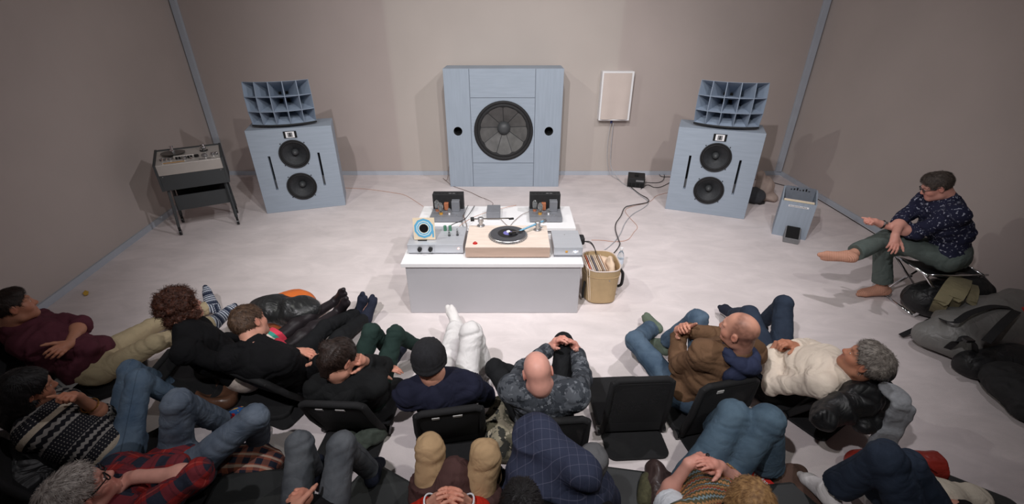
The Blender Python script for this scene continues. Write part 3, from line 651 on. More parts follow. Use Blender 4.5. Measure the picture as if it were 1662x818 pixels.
for i, (y, h, c) in enumerate(((.03, .432, (232, 214, 180)), (.042, .436, (240, 226, 200)), (.054, .43, (226, 196, 160)), (.066, .437, (236, 222, 206)), (.30, .52, (120, 126, 136)))):
    o = MB().span((-.15, 0, .0), (.15, .006, h-.016)).build('record_sleeve', mat('sleeve_card_%d' % i, c, .7, .05)); o.location = incrate(W/2, y, .016); o.rotation_euler = (0, 0, rzc)
    tag(o, ('foremost cream record sleeve in the blue crate', 'second record sleeve from the front in the blue crate', 'third record sleeve from the front in the blue crate', 'fourth record sleeve from the front in the blue crate', 'tall grey printed record sleeve at the back of the crate')[i], 'record', 'records in the crate')
    if i == 4:
        for k in range(7): MB().span((-.1+.03*k, -.001, .46), (-.085+.03*k, .0, .47+.01*(k % 3))).build('printed_mark', M['knob'], o)
t = thing('foot_pedal', 'small dark grey wedge box on the floor before the blue crate', 'pedal', tuple(at(1270, 391, 0)), rzc, None)
MB().add([(0, -.03, 0), (.155, -.03, 0), (.155, .2, 0), (0, .2, 0), (0, -.03, .055), (.155, -.03, .055), (.155, .2, .16), (0, .2, .16)], [(0, 1, 5, 4), (1, 2, 6, 5), (2, 3, 7, 6), (3, 0, 4, 7), (4, 5, 6, 7), (3, 2, 1, 0)]).build('case', M['greyplate'], t, bevel=.004)
MB().add([(.012, -.02, .066), (.143, -.02, .066), (.143, .15, .145), (.012, .15, .145), (.012, -.02, .058), (.143, -.02, .058), (.143, .15, .137), (.012, .15, .137)], [(0, 1, 2, 3), (7, 6, 5, 4), (0, 4, 5, 1), (1, 5, 6, 2), (2, 6, 7, 3), (3, 7, 4, 0)]).build('top_plate', M['hole'], t)
for i in range(5): MB().lathe([(.008, 0), (.008, .01), (0, .01)], (.025+.026*i, .178, .153), 'z', 10).build('knob', M['knob'], t)
# ------------------------------------------------------------------ tan record bag, bottle
M['tan'] = mat('tan_canvas', (186, 160, 122), .85, .05, 14, .3, 250); M['tanin'] = mat('tan_lining', (214, 190, 166), .85, .05, 12, .2, 150)
t = thing('record_bag', 'tan canvas bag full of records standing against the right of the plinth', 'bag', (.80, 3.50, 0), .03)
def ring(hx, hy, z, n=36, e=3.2, cy=0):
    o = []
    for k in range(n):
        a = 2*math.pi*k/n; c, s = math.cos(a), math.sin(a)
        o.append((hx*np.sign(c)*abs(c)**(2/e), cy+hy*np.sign(s)*abs(s)**(2/e), z))
    return o
def loft(rings, cap0=True, cap1=True):
    n = len(rings[0]); V = [p for r in rings for p in r]; F = []
    for i in range(len(rings)-1):
        for k in range(n): F.append((i*n+k, i*n+(k+1) % n, (i+1)*n+(k+1) % n, (i+1)*n+k))
    if cap0: F.append(tuple(range(n-1, -1, -1)))
    if cap1: F.append(tuple(range((len(rings)-1)*n, len(rings)*n)))
    return MB().add(V, F)
loft([ring(.125, .16, 0), ring(.142, .18, .015), ring(.145, .185, .12), ring(.155, .195, .25), ring(.16, .2, .345), ring(.148, .188, .345), ring(.143, .182, .25), ring(.13, .17, .03)], True, True).build('bag_body', M['tan'], t, smooth=False)
MB().tube([tuple(np.array(p)+np.array((0, 0, .004))) for p in ring(.157, .197, .345)+ring(.157, .197, .345)[:1]], .006, 6, False).build('zip_edge', M['linen'], t)
MB().tube([(x*1.012, y*1.012, .285) for x, y, z in ring(.1585, .1985, 0)]+[(.1605, 0, .285)], .003, 5, False).build('seam', M['tan'], t)
MB().tube(spline([(.158, -.06, .30), (.195, -.05, .24), (.2, -.03, .12), (.17, -.02, .09)]), .014, 6).build('side_strap', M['black'], t, smooth=True)
MB().tube(spline([(-.152, -.10, .2), (-.165, -.12, .12), (-.165, -.12, .04)]), .012, 6).build('side_strap', M['black'], t, smooth=True)
MB().lathe([(.006, 0), (.005, .004), (0, .004)], (.04, -.199, .26), 'y', 10).build('rivet', M['steel'], t)
for i in range(11):
    c = [(222, 200, 170), (232, 220, 206), (206, 120, 92), (230, 224, 220), (214, 196, 176), (120, 116, 122), (226, 206, 184), (232, 214, 190), (168, 140, 116), (224, 212, 200), (216, 186, 160)][i]
    o = MB().span((-.003, -.15, 0), (.004, .13, .315)).build('record_sleeve', mat('bag_sleeve_%d' % i, c, .7, .04)); o.location = (.80-.118+.0135*i, 3.49, .032); o.rotation_euler = (0, -.12+.012*i, .05)
    tag(o, ('leftmost', 'second', 'orange third', 'fourth', 'fifth', 'dark grey sixth', 'seventh', 'eighth', 'brown ninth', 'tenth', 'rightmost eleventh')[i]+' record sleeve from the left in the tan bag', 'record', 'records in the tan bag')
s = SDF().ell((.885, 3.50, .25), (.04, .12, .13), k=.03).ell((.83, 3.60, .28), (.05, .05, .06), k=.03)
tag(blob('folded_cloth', s, M['tanin'], fold=.006, fs=14), 'cream folded cloth beside the records inside the tan bag', 'cloth')
M['clear'] = mat('clear_plastic', (235, 240, 242), .06, 0, 5, trans=.95)
t = thing('water_bottle', 'clear plastic water bottle standing behind the tan bag', 'bottle', (1.095, 3.95, 0))
MB().lathe([(.03, 0), (.033, .01), (.033, .06), (.031, .08), (.033, .1), (.033, .16), (.024, .195), (.013, .215), (.013, .235)], (0, 0, 0), 'z', 24).build('bottle_body', M['clear'], t, smooth=True)
MB().lathe([(.0335, .075), (.0335, .13)], (0, 0, 0), 'z', 24).build('label', mat('pale_label', (214, 224, 238), .6), t)
MB().lathe([(.015, .225), (.015, .247), (0, .248)], (0, 0, 0), 'z', 16).build('cap', M['white'], t)
# coat and small things behind the right speaker
M['beige'] = mat('beige_wool', (170, 152, 142), .9, .1, 8, .3, 200); M['darkgrey'] = mat('dark_grey_cloth', (58, 60, 64), .9, .1, 8, .2, 150)
s = SDF().ell((3.50, 5.90, .16), (.13, .12, .17), k=.08).cone((3.44, 5.9, .3), (3.40, 5.88, .38), .06, .05, .05).ell((3.60, 5.84, .06), (.1, .08, .06), k=.05)
tag(blob('beige_coat', s, M['beige'], fold=.014, fs=7, floor=.005), 'beige coat heaped on the floor behind the right speaker', 'coat')
s = SDF().ell((3.34, 5.80, .1), (.13, .14, .1), k=.05)
tag(blob('dark_bag', s, M['darkgrey'], fold=.008, fs=8, floor=.004), 'dark grey bag on the floor under the beige coat', 'bag')
t = thing('small_adapter', 'small black adapter lying on the floor beside the right speaker', 'plug', tuple(at(1234, 331, 0)), .4)
MB().span((-.05, -.03, 0), (.05, .03, .04)).build('case', M['black'], t, bevel=.01); MB().tube([(.05, 0, .015), (.1, .02, .006), (.14, .1, .006)], .006, 6).build('lead', M['cblack'], t)
cable([(3.5, 6.6, .008), (3.9, 6.75, .008), (4.1, 6.5, .008), (4.28, 6.3, .008), (4.30, 5.9, .008), (4.30, 5.2, .008), (4.29, 4.6, .008)], .008, M['cblack'], 'black cable along the floor at the foot of the right wall')
tag(MB().add([tuple(at(x, y, .004)) for x, y in ((134, 476), (138, 471), (144, 473), (143, 478), (138, 480))]+[tuple(at(x, y, .012)) for x, y in ((134, 476), (138, 471), (144, 473), (143, 478), (138, 480))], [(4, 3, 2, 1, 0), (5, 6, 7, 8, 9)]+[(i, (i+1) % 5, 5+(i+1) % 5, 5+i) for i in range(5)]).build('paper_scrap', mat('yellow_paper', (206, 164, 60), .7)), 'yellow scrap of paper on the floor by the left wall', 'paper')
# ------------------------------------------------------------------ people
# joints in metres: pe pelvis, ne neck base, hd head centre, s shoulder, e elbow, w wrist, f hand, h hip, k knee, a ankle, t toe; l/r are the person's own left and right
POSE = {
    'maroon': {'hd': (-3.148, 2.330, 0.673), 'ne': (-3.215, 2.296, 0.499), 'sl': (-3.250, 2.470, 0.458), 'sr': (-3.062, 2.203, 0.469), 'el': (-2.966, 2.479, 0.423), 'wl': (-2.845, 2.258, 0.431), 'fl': (-2.819, 2.167, 0.458), 'er': (-2.807, 2.308, 0.353), 'wr': (-3.021, 2.443, 0.364), 'fr': (-3.102, 2.486, 0.401), 'pe': (-2.873, 2.354, 0.180), 'hl': (-2.926, 2.434, 0.167), 'hr': (-2.801, 2.296, 0.150), 'kl': (-2.857, 2.854, 0.115), 'kr': (-2.422, 2.395, 0.325), 'al': (-2.603, 3.183, 0.070), 'tl': (-2.681, 3.289, 0.207), 'ar': (-2.280, 2.778, 0.223), 'tr': (-2.211, 2.953, 0.252)},
    'curly': {'hd': (-2.112, 2.363, 0.652), 'ne': (-2.041, 2.234, 0.534), 'sl': (-2.091, 2.382, 0.468), 'sr': (-1.961, 2.081, 0.523), 'el': (-2.175, 2.538, 0.241), 'wl': (-1.917, 2.570, 0.242), 'fl': (-1.824, 2.619, 0.252), 'er': (-1.711, 2.114, 0.362), 'wr': (-1.696, 2.350, 0.267), 'fr': (-1.679, 2.447, 0.268), 'pe': (-1.824, 2.300, 0.160), 'hl': (-1.858, 2.390, 0.149), 'hr': (-1.754, 2.236, 0.176), 'kl': (-1.664, 2.772, 0.189), 'kr': (-1.537, 2.607, 0.214), 'al': (-1.488, 3.153, 0.155), 'tl': (-1.382, 3.080, 0.295), 'ar': (-1.417, 3.006, 0.156), 'tr': (-1.311, 2.944, 0.301)},
    'blackjacket': {'hd': (-1.590, 2.190, 0.652), 'ne': (-1.514, 2.064, 0.534), 'sl': (-1.677, 2.049, 0.496), 'sr': (-1.346, 2.022, 0.506), 'el': (-1.624, 2.264, 0.314), 'wl': (-1.387, 2.209, 0.404), 'fl': (-1.287, 2.197, 0.417), 'er': (-1.298, 2.174, 0.261), 'wr': (-1.151, 2.080, 0.445), 'fr': (-1.216, 2.153, 0.424), 'pe': (-1.430, 2.278, 0.160), 'hl': (-1.521, 2.307, 0.173), 'hr': (-1.358, 2.216, 0.149), 'kl': (-1.416, 2.722, 0.203), 'kr': (-1.290, 2.638, 0.170), 'al': (-1.295, 3.101, 0.070), 'tl': (-1.233, 3.096, 0.249), 'ar': (-1.217, 3.037, 0.069), 'tr': (-1.182, 3.187, 0.179)},
    'hoodie': {'hd': (-0.936, 1.870, 0.654), 'ne': (-0.940, 1.882, 0.479), 'sl': (-1.089, 1.849, 0.452), 'sr': (-0.782, 1.860, 0.462), 'er': (-0.798, 2.116, 0.370), 'wr': (-0.845, 1.966, 0.544), 'fr': (-0.847, 1.906, 0.614), 'el': (-1.084, 2.099, 0.361), 'wl': (-0.835, 2.119, 0.349), 'fl': (-0.737, 2.124, 0.348), 'pe': (-0.953, 2.126, 0.160), 'hl': (-1.042, 2.125, 0.150), 'hr': (-0.870, 2.090, 0.149), 'kl': (-0.918, 2.326, 0.471), 'kr': (-0.771, 2.363, 0.423), 'al': (-0.851, 2.505, 0.130), 'tl': (-0.826, 2.671, 0.076), 'ar': (-0.650, 2.571, 0.115), 'tr': (-0.601, 2.739, 0.091)},
    'beanie': {'hd': (-0.438, 1.833, 0.671), 'ne': (-0.413, 1.820, 0.495), 'sl': (-0.554, 1.737, 0.519), 'sr': (-0.244, 1.804, 0.516), 'el': (-0.593, 1.927, 0.325), 'wl': (-0.515, 2.135, 0.233), 'fl': (-0.447, 2.105, 0.291), 'er': (-0.166, 1.948, 0.298), 'wr': (-0.319, 2.122, 0.242), 'fr': (-0.390, 2.181, 0.243), 'pe': (-0.394, 2.045, 0.160), 'hl': (-0.475, 2.012, 0.194), 'hr': (-0.301, 2.046, 0.170), 'kl': (-0.449, 2.420, 0.178), 'kr': (-0.265, 2.324, 0.467), 'al': (-0.435, 2.818, 0.154), 'tl': (-0.513, 2.958, 0.237), 'ar': (-0.176, 2.343, 0.079), 'tr': (-0.176, 2.524, 0.082)},
    'bald': {'hd': (0.131, 1.733, 0.687), 'ne': (0.169, 1.758, 0.506), 'sl': (0.001, 1.756, 0.550), 'sr': (0.321, 1.690, 0.564), 'el': (0.068, 2.014, 0.435), 'wl': (0.251, 2.188, 0.468), 'fl': (0.294, 2.166, 0.555), 'er': (0.408, 1.937, 0.445), 'wr': (0.409, 2.189, 0.435), 'fr': (0.363, 2.181, 0.525), 'pe': (0.195, 1.912, 0.158), 'hl': (0.122, 1.845, 0.149), 'hr': (0.290, 1.918, 0.178), 'kl': (-0.110, 2.170, 0.304), 'kr': (0.325, 2.233, 0.468), 'al': (0.213, 2.294, 0.070), 'tl': (0.371, 2.392, 0.035), 'ar': (0.379, 2.397, 0.084), 'tr': (0.409, 2.583, 0.062)},
    'brown': {'hd': (1.248, 1.964, 0.773), 'ne': (1.289, 1.990, 0.585), 'sl': (1.110, 1.988, 0.582), 'sr': (1.432, 2.080, 0.529), 'el': (1.051, 2.145, 0.341), 'wl': (1.109, 2.386, 0.410), 'fl': (1.094, 2.346, 0.503), 'er': (1.386, 2.352, 0.413), 'wr': (1.141, 2.337, 0.482), 'fr': (1.084, 2.294, 0.553), 'pe': (1.164, 2.109, 0.160), 'hl': (1.065, 2.115, 0.159), 'hr': (1.251, 2.158, 0.150), 'kl': (0.877, 2.501, 0.255), 'kr': (1.237, 2.427, 0.499), 'al': (1.112, 2.837, 0.129), 'tl': (1.089, 3.027, 0.097), 'ar': (1.123, 2.609, 0.128), 'tr': (1.059, 2.775, 0.052)},
    'cream': {'hd': (1.919, 1.866, 0.640), 'ne': (1.903, 1.945, 0.468), 'sl': (1.740, 1.869, 0.458), 'sr': (1.956, 2.111, 0.432), 'el': (1.608, 2.050, 0.279), 'wl': (1.706, 2.265, 0.366), 'fl': (1.777, 2.330, 0.388), 'er': (2.009, 2.371, 0.315), 'wr': (1.813, 2.248, 0.419), 'fr': (1.724, 2.239, 0.463), 'pe': (1.813, 2.312, 0.196), 'hl': (1.733, 2.260, 0.215), 'hr': (1.866, 2.380, 0.150), 'kl': (1.732, 2.660, 0.374), 'kr': (1.956, 2.664, 0.461), 'al': (1.813, 2.993, 0.130), 'tl': (1.797, 3.179, 0.091), 'ar': (1.996, 2.894, 0.112), 'tr': (1.995, 3.079, 0.067)},
    'chairman': {'hd': (3.410, 3.417, 1.084), 'ne': (3.544, 3.377, 0.954), 'sl': (3.474, 3.215, 0.932), 'sr': (3.487, 3.542, 0.916), 'el': (3.321, 3.328, 0.710), 'wl': (3.084, 3.410, 0.752), 'fl': (2.991, 3.425, 0.787), 'er': (3.257, 3.430, 0.780), 'wr': (3.091, 3.244, 0.725), 'fr': (3.047, 3.171, 0.674), 'pe': (3.641, 3.280, 0.530), 'hl': (3.577, 3.211, 0.506), 'hr': (3.667, 3.370, 0.553), 'kl': (3.233, 3.450, 0.604), 'kr': (3.254, 3.477, 0.495), 'al': (2.847, 3.327, 0.494), 'tl': (2.689, 3.430, 0.443), 'ar': (3.373, 3.437, 0.095), 'tr': (3.194, 3.466, 0.035)},
    'cardigan': {'hd': (-2.436, 1.665, 0.639), 'ne': (-2.505, 1.669, 0.474), 'sl': (-2.524, 1.815, 0.394), 'sr': (-2.393, 1.546, 0.466), 'el': (-2.262, 1.765, 0.336), 'wl': (-2.233, 1.678, 0.557), 'fl': (-2.208, 1.628, 0.632), 'er': (-2.420, 1.684, 0.232), 'wr': (-2.199, 1.618, 0.294), 'fr': (-2.125, 1.561, 0.293), 'pe': (-2.174, 1.656, 0.187), 'hl': (-2.224, 1.723, 0.150), 'hr': (-2.095, 1.609, 0.189), 'kl': (-2.231, 1.981, 0.460), 'kr': (-2.097, 1.878, 0.489), 'al': (-2.146, 2.158, 0.118), 'tl': (-2.188, 2.316, 0.045), 'ar': (-2.044, 2.039, 0.132), 'tr': (-2.069, 2.186, 0.035)},
    'plaid': {'hd': (-1.731, 1.131, 0.613), 'ne': (-1.746, 1.178, 0.430), 'sl': (-1.825, 1.334, 0.431), 'sr': (-1.584, 1.113, 0.438), 'el': (-1.539, 1.343, 0.470), 'wl': (-1.784, 1.360, 0.402), 'fl': (-1.876, 1.375, 0.367), 'er': (-1.355, 1.250, 0.551), 'wr': (-1.610, 1.242, 0.546), 'fr': (-1.702, 1.254, 0.509), 'pe': (-1.751, 1.542, 0.168), 'hl': (-1.823, 1.605, 0.149), 'hr': (-1.672, 1.509, 0.216), 'kl': (-1.706, 1.651, 0.559), 'kr': (-1.339, 1.650, 0.452), 'al': (-1.696, 1.844, 0.185), 'tl': (-1.690, 2.022, 0.117), 'ar': (-1.484, 1.796, 0.087), 'tr': (-1.556, 1.963, 0.035)},
    'greyjeans': {'hd': (-0.654, 0.734, 0.641), 'ne': (-0.737, 0.832, 0.500), 'sl': (-0.893, 0.909, 0.482), 'sr': (-0.574, 0.865, 0.549), 'el': (-1.058, 1.111, 0.349), 'wl': (-0.878, 1.100, 0.525), 'fl': (-0.917, 1.186, 0.495), 'er': (-0.663, 1.091, 0.393), 'wr': (-0.885, 1.209, 0.415), 'fr': (-0.892, 1.183, 0.511), 'pe': (-0.899, 1.122, 0.193), 'hl': (-0.981, 1.168, 0.172), 'hr': (-0.812, 1.105, 0.233), 'kl': (-1.006, 1.441, 0.505), 'kr': (-0.791, 1.413, 0.531), 'al': (-1.071, 1.578, 0.114), 'tl': (-1.133, 1.738, 0.035), 'ar': (-0.752, 1.560, 0.139), 'tr': (-0.769, 1.717, 0.035)},
    'tan': {'hd': (-0.195, 0.773, 0.635), 'ne': (-0.225, 0.895, 0.492), 'sl': (-0.390, 0.958, 0.467), 'sr': (-0.063, 0.958, 0.461), 'el': (-0.495, 1.175, 0.300), 'wl': (-0.319, 1.183, 0.477), 'fl': (-0.261, 1.156, 0.549), 'er': (-0.057, 1.188, 0.279), 'wr': (-0.217, 1.187, 0.471), 'fr': (-0.250, 1.156, 0.557), 'pe': (-0.279, 1.200, 0.160), 'hl': (-0.373, 1.225, 0.149), 'hr': (-0.185, 1.220, 0.149), 'kl': (-0.373, 1.375, 0.551), 'kr': (-0.122, 1.350, 0.552), 'al': (-0.421, 1.499, 0.152), 'tl': (-0.488, 1.653, 0.064), 'ar': (-0.115, 1.481, 0.153), 'tr': (-0.055, 1.636, 0.061)},
    'checked': {'hd': (0.037, 0.954, 0.737), 'ne': (0.053, 0.980, 0.549), 'sl': (-0.081, 1.047, 0.463), 'sr': (0.222, 0.970, 0.574), 'el': (-0.152, 1.242, 0.258), 'wl': (0.060, 1.275, 0.387), 'fl': (0.100, 1.345, 0.329), 'er': (0.383, 1.154, 0.424), 'wr': (0.223, 1.317, 0.325), 'fr': (0.190, 1.390, 0.271), 'pe': (0.166, 1.231, 0.183), 'hl': (0.088, 1.278, 0.149), 'hr': (0.261, 1.217, 0.192), 'kl': (0.117, 1.411, 0.556), 'kr': (0.350, 1.286, 0.604), 'al': (0.161, 1.561, 0.165), 'tl': (0.174, 1.734, 0.088), 'ar': (0.384, 1.426, 0.208), 'tr': (0.477, 1.561, 0.112)},
    'fairisle': {'hd': (0.918, 1.066, 0.606), 'ne': (0.879, 1.117, 0.437), 'sl': (0.717, 1.120, 0.401), 'sr': (1.027, 1.165, 0.380), 'el': (0.734, 1.345, 0.245), 'wl': (0.815, 1.359, 0.473), 'fl': (0.901, 1.395, 0.473), 'er': (1.114, 1.402, 0.262), 'wr': (0.967, 1.364, 0.447), 'fr': (0.892, 1.348, 0.499), 'pe': (1.002, 1.448, 0.181), 'hl': (0.912, 1.443, 0.198), 'hr': (1.081, 1.486, 0.152), 'kl': (1.149, 1.649, 0.459), 'kr': (1.296, 1.602, 0.480), 'al': (1.223, 1.849, 0.122), 'tl': (1.247, 2.005, 0.035), 'ar': (1.400, 1.619, 0.095), 'tr': (1.520, 1.741, 0.038)},
    'darkjeans': {'hd': (1.489, 0.742, 0.553), 'ne': (1.610, 0.851, 0.452), 'sl': (1.444, 0.873, 0.493), 'sr': (1.770, 0.904, 0.494), 'el': (1.606, 1.071, 0.359), 'wl': (1.803, 1.228, 0.323), 'fl': (1.869, 1.295, 0.292), 'er': (1.955, 1.090, 0.371), 'wr': (2.099, 1.277, 0.277), 'fr': (2.004, 1.265, 0.305), 'pe': (1.885, 1.133, 0.242), 'hl': (1.790, 1.117, 0.254), 'hr': (1.976, 1.154, 0.221), 'kl': (1.615, 1.286, 0.607), 'kr': (1.734, 1.290, 0.547), 'al': (1.575, 1.402, 0.205), 'tl': (1.573, 1.568, 0.114), 'ar': (1.823, 1.398, 0.151), 'tr': (1.883, 1.540, 0.040)},
}
def skin(name, c): return mat(name, c, .48, .05, 30, .12, 260, spec=.35, tint=True)
SK = {'fair': skin('fair_skin', (206, 150, 128)), 'tan': skin('tanned_skin', (184, 128, 102)), 'pink': skin('pink_skin', (214, 156, 140))}
def hairm(name, c, c2=None): return mat(name, c, .5, .35, 60, .5, 300, stretch=(1, 1, 1), col2=c2, spec=.4)
HR = {'dark': hairm('dark_brown_hair', (44, 32, 27)), 'black': hairm('black_hair', (20, 18, 19)), 'auburn': hairm('auburn_hair', (92, 52, 36), (44, 24, 18)), 'brown': hairm('brown_hair', (98, 74, 56), (62, 46, 36)),
      'grey': hairm('grey_hair', (150, 142, 134), (88, 80, 74)), 'white': hairm('white_hair', (188, 180, 172), (140, 130, 124)), 'saltdark': hairm('greying_dark_hair', (84, 74, 66), (54, 46, 42)), 'blonde': hairm('blonde_hair', (178, 138, 90), (120, 86, 54)), 'stubble': hairm('stubble_hair', (104, 82, 72), (84, 64, 56))}
EYE = mat('eye_white', (225, 220, 214), .2); IRIS = mat('dark_iris', (40, 30, 24), .2)
def cloth(name, c, var=.12, scale=9, rough=.9, bump=.3, c2=None, sheen=0): return mat(name, c, rough, var, scale, bump, 320, spec=.15, col2=c2, sheen=sheen, wrinkle=.3)
def denim(name, c, fade):
    def f(ma, mix, no, st, x, y, z):
        n = no(7, detail=4); g = no(420, detail=2)
        k = ma('MULTIPLY_ADD', g, .35, ma('MULTIPLY_ADD', n, 1.5, -.55))
        base = mix(ma('MINIMUM', ma('MAXIMUM', k, 0), 1), c, fade)
        seam = ma('LESS_THAN', ma('ABSOLUTE', x), .0025)
        return mix(ma('MULTIPLY', seam, .45), base, tuple(int(v*.55) for v in c))
    return pattern(name, f)
CL = {
 'maroon': cloth('maroon_knit', (88, 46, 56)), 'khaki': cloth('khaki_cotton', (186, 170, 138), .06), 'black': cloth('black_cotton', (23, 23, 25), .2), 'blackwool': cloth('black_wool', (20, 20, 22), .2),
 'tights': mat('sheer_black_tights', (38, 33, 36), .45, .15, 6, .1, 300, spec=.3), 'blacktwill': cloth('black_twill', (28, 29, 31), .15), 'hoodie': cloth('washed_black_fleece', (27, 28, 29), .18), 'darkgreen': cloth('dark_green_jersey', (38, 54, 50), .1),
 'navy': cloth('navy_wool', (30, 32, 48), .15), 'beanie': mat('black_ribbed_knit', (24, 24, 28), .95, .25, 60, .6, 200, stretch=(1, 1, .2)), 'white': cloth('white_cotton', (222, 219, 218), .03), 'browncanvas': cloth('brown_canvas', (106, 80, 60), .1, 7), 'hoodnavy': cloth('navy_fleece', (48, 54, 78), .12),
 'cream': cloth('cream_corduroy', (222, 208, 192), .04), 'greygreen': cloth('grey_green_cotton', (92, 102, 98), .08), 'tan': cloth('tan_cotton', (170, 142, 108), .07), 'brownshirt': cloth('dark_brown_overshirt', (74, 52, 50), .1), 'red': cloth('red_jersey', (178, 40, 26), .08),
 'greytrouser': cloth('grey_wool_trousers', (98, 98, 100), .08), 'sockdark': cloth('dark_navy_sock', (38, 42, 56), .12), 'sockwhite': cloth('white_sock', (228, 224, 222), .03), 'sockgreen': cloth('olive_grey_sock', (100, 112, 98), .1), 'whitetee': cloth('white_tee', (214, 218, 224), .04),
 'jeans': denim('blue_denim', (50, 68, 88), (108, 128, 146)), 'jeans2': denim('mid_blue_denim', (62, 82, 104), (118, 136, 152)), 'jeansdark': denim('dark_blue_denim', (34, 42, 56), (58, 70, 88)), 'jeansgrey': denim('grey_denim', (60, 64, 70), (112, 116, 120)), 'jeansfade': denim('faded_denim', (62, 74, 90), (124, 134, 146)), 'jeanswide': denim('wide_blue_denim', (58, 76, 92), (100, 122, 138)),
}
def camo(cols, s):
    def f(ma, mix, no, st, x, y, z):
        out = mix(ma('GREATER_THAN', no(s), .5), cols[0], cols[1])
        out = mix(ma('GREATER_THAN', no(s*1.7), .56), out, cols[2]); return mix(ma('GREATER_THAN', no(s*2.3), .6), out, cols[3])
    return f
CL['camo'] = pattern('dark_grey_camouflage', camo([(58, 62, 68), (78, 82, 88), (44, 48, 54), (104, 108, 114)], 14))
def plaidf(ma, mix, no, st, x, y, z):
    a = mix(st(x, .11, .5), (130, 38, 38), (44, 48, 62)); b = mix(st(z, .11, .5), (150, 40, 38), (38, 42, 54)); o = mix(.5, a, b)
    o = mix(ma('MULTIPLY', st(x, .11, .06, .2), .4), o, (190, 90, 80)); return mix(ma('MULTIPLY', st(z, .11, .06, .2), .3), o, (20, 20, 26))
CL['plaid'] = pattern('red_plaid_flannel', plaidf)
def fleckf(ma, mix, no, st, x, y, z):
    return mix(ma('MULTIPLY', ma('GREATER_THAN', no(55), .62), .8), (36, 38, 60), (170, 174, 190))
CL['fleck'] = pattern('navy_flecked_shirt', fleckf)
def nordicf(ma, mix, no, st, x, y, z):
    zig = ma('ADD', z, ma('MULTIPLY', ma('PINGPONG', x, .012), .8))
    o = mix(st(zig, .04, .45), (30, 30, 36), (142, 138, 134)); o2 = mix(ma('MULTIPLY', st(x, .014, .3), st(z, .014, .3)), (34, 34, 40), (150, 146, 140))
    o = mix(st(z, .16, .5), o, o2); return mix(ma('MULTIPLY', st(z, .31, .09), .8), o, (196, 182, 162))
CL['nordic'] = pattern('black_and_white_patterned_knit', nordicf)
def isle(ma, mix, no, st, x, y, z):
    zig = ma('ADD', z, ma('MULTIPLY', ma('PINGPONG', x, .010), 1.0))
    o = mix(st(zig, .05, .3), (92, 84, 62), (176, 128, 84)); o = mix(st(zig, .05, .22, .5), o, (132, 152, 160)); o = mix(st(zig, .1, .12, .3), o, (158, 76, 52))
    return mix(ma('MULTIPLY', st(x, .012, .4), .35), o, (70, 74, 56))
CL['isle'] = pattern('fair_isle_knit', isle)
def sockn(ma, mix, no, st, x, y, z):
    zig = ma('ADD', z, ma('PINGPONG', x, .006)); o = mix(st(zig, .018, .42), (46, 56, 78), (206, 212, 222)); return mix(st(z, .09, .25), o, (40, 48, 68))
CL['socknordic'] = pattern('navy_and_white_patterned_sock', sockn)
def sockc(ma, mix, no, st, x, y, z):
    o = mix(ma('GREATER_THAN', no(26), .52), (56, 104, 168), (56, 104, 168)); o = mix(ma('GREATER_THAN', no(30), .58), o, (216, 172, 60)); return mix(ma('GREATER_THAN', no(19), .58), o, (196, 44, 48))
CL['sockbright'] = pattern('blue_red_and_yellow_sock', sockc)
def sockr(ma, mix, no, st, x, y, z): return mix(st(z, .012, .5), (184, 134, 112), (206, 156, 134))
CL['sockrib'] = pattern('salmon_ribbed_sock', sockr)
def skirtf(ma, mix, no, st, x, y, z):
    o = mix(ma('GREATER_THAN', no(9), .55), (214, 200, 188), (196, 176, 170)); o = mix(ma('GREATER_THAN', z, .155), o, (226, 214, 120)); o = mix(ma('GREATER_THAN', z, .18), o, (222, 206, 196))
    o = mix(ma('GREATER_THAN', z, .212), o, (66, 156, 140)); return mix(ma('GREATER_THAN', z, .24), o, (226, 70, 92))
CL['skirt'] = pattern('pale_skirt_with_bright_hem', skirtf)
M['glassesblack'] = mat('black_spectacle_frame', (24, 24, 26), .35); M['gold'] = mat('gold_bracelet', (190, 150, 90), .3, metal=1)

def frame(r, u):
    u = nrm(u); f = nrm(np.cross(u, r)); r = np.cross(f, u); return np.stack([r, f, u])      # rows: right, forward, up
def limb_tc(V, segs):
    """cloth coordinate per vertex: around, out, along the nearest limb segment"""
    best = np.full(len(V), 9e9); T = np.zeros((len(V), 3)); S = np.full(len(V), -1)
    for si, (a, b, ref, off0, rad) in enumerate(segs):
        ba = b-a; L = np.linalg.norm(ba)+1e-9; d = ba/L; w = V-a; t = np.clip(w@d, 0, L); q = w-t[:, None]*d
        dist = np.linalg.norm(q, axis=1)-rad
        u = nrm(ref-d*(ref@d)); v = np.cross(d, u); ang = np.arctan2(q@v, q@u)
        dist = dist+np.where(((w@d) < .035) & (off0 == .1), .2, 0.)
        m = dist < best; best[m] = dist[m]; T[m] = np.stack([ang*rad, np.linalg.norm(q, axis=1), (w@d)+off0], 1)[m]; S[m] = si
    return T, S
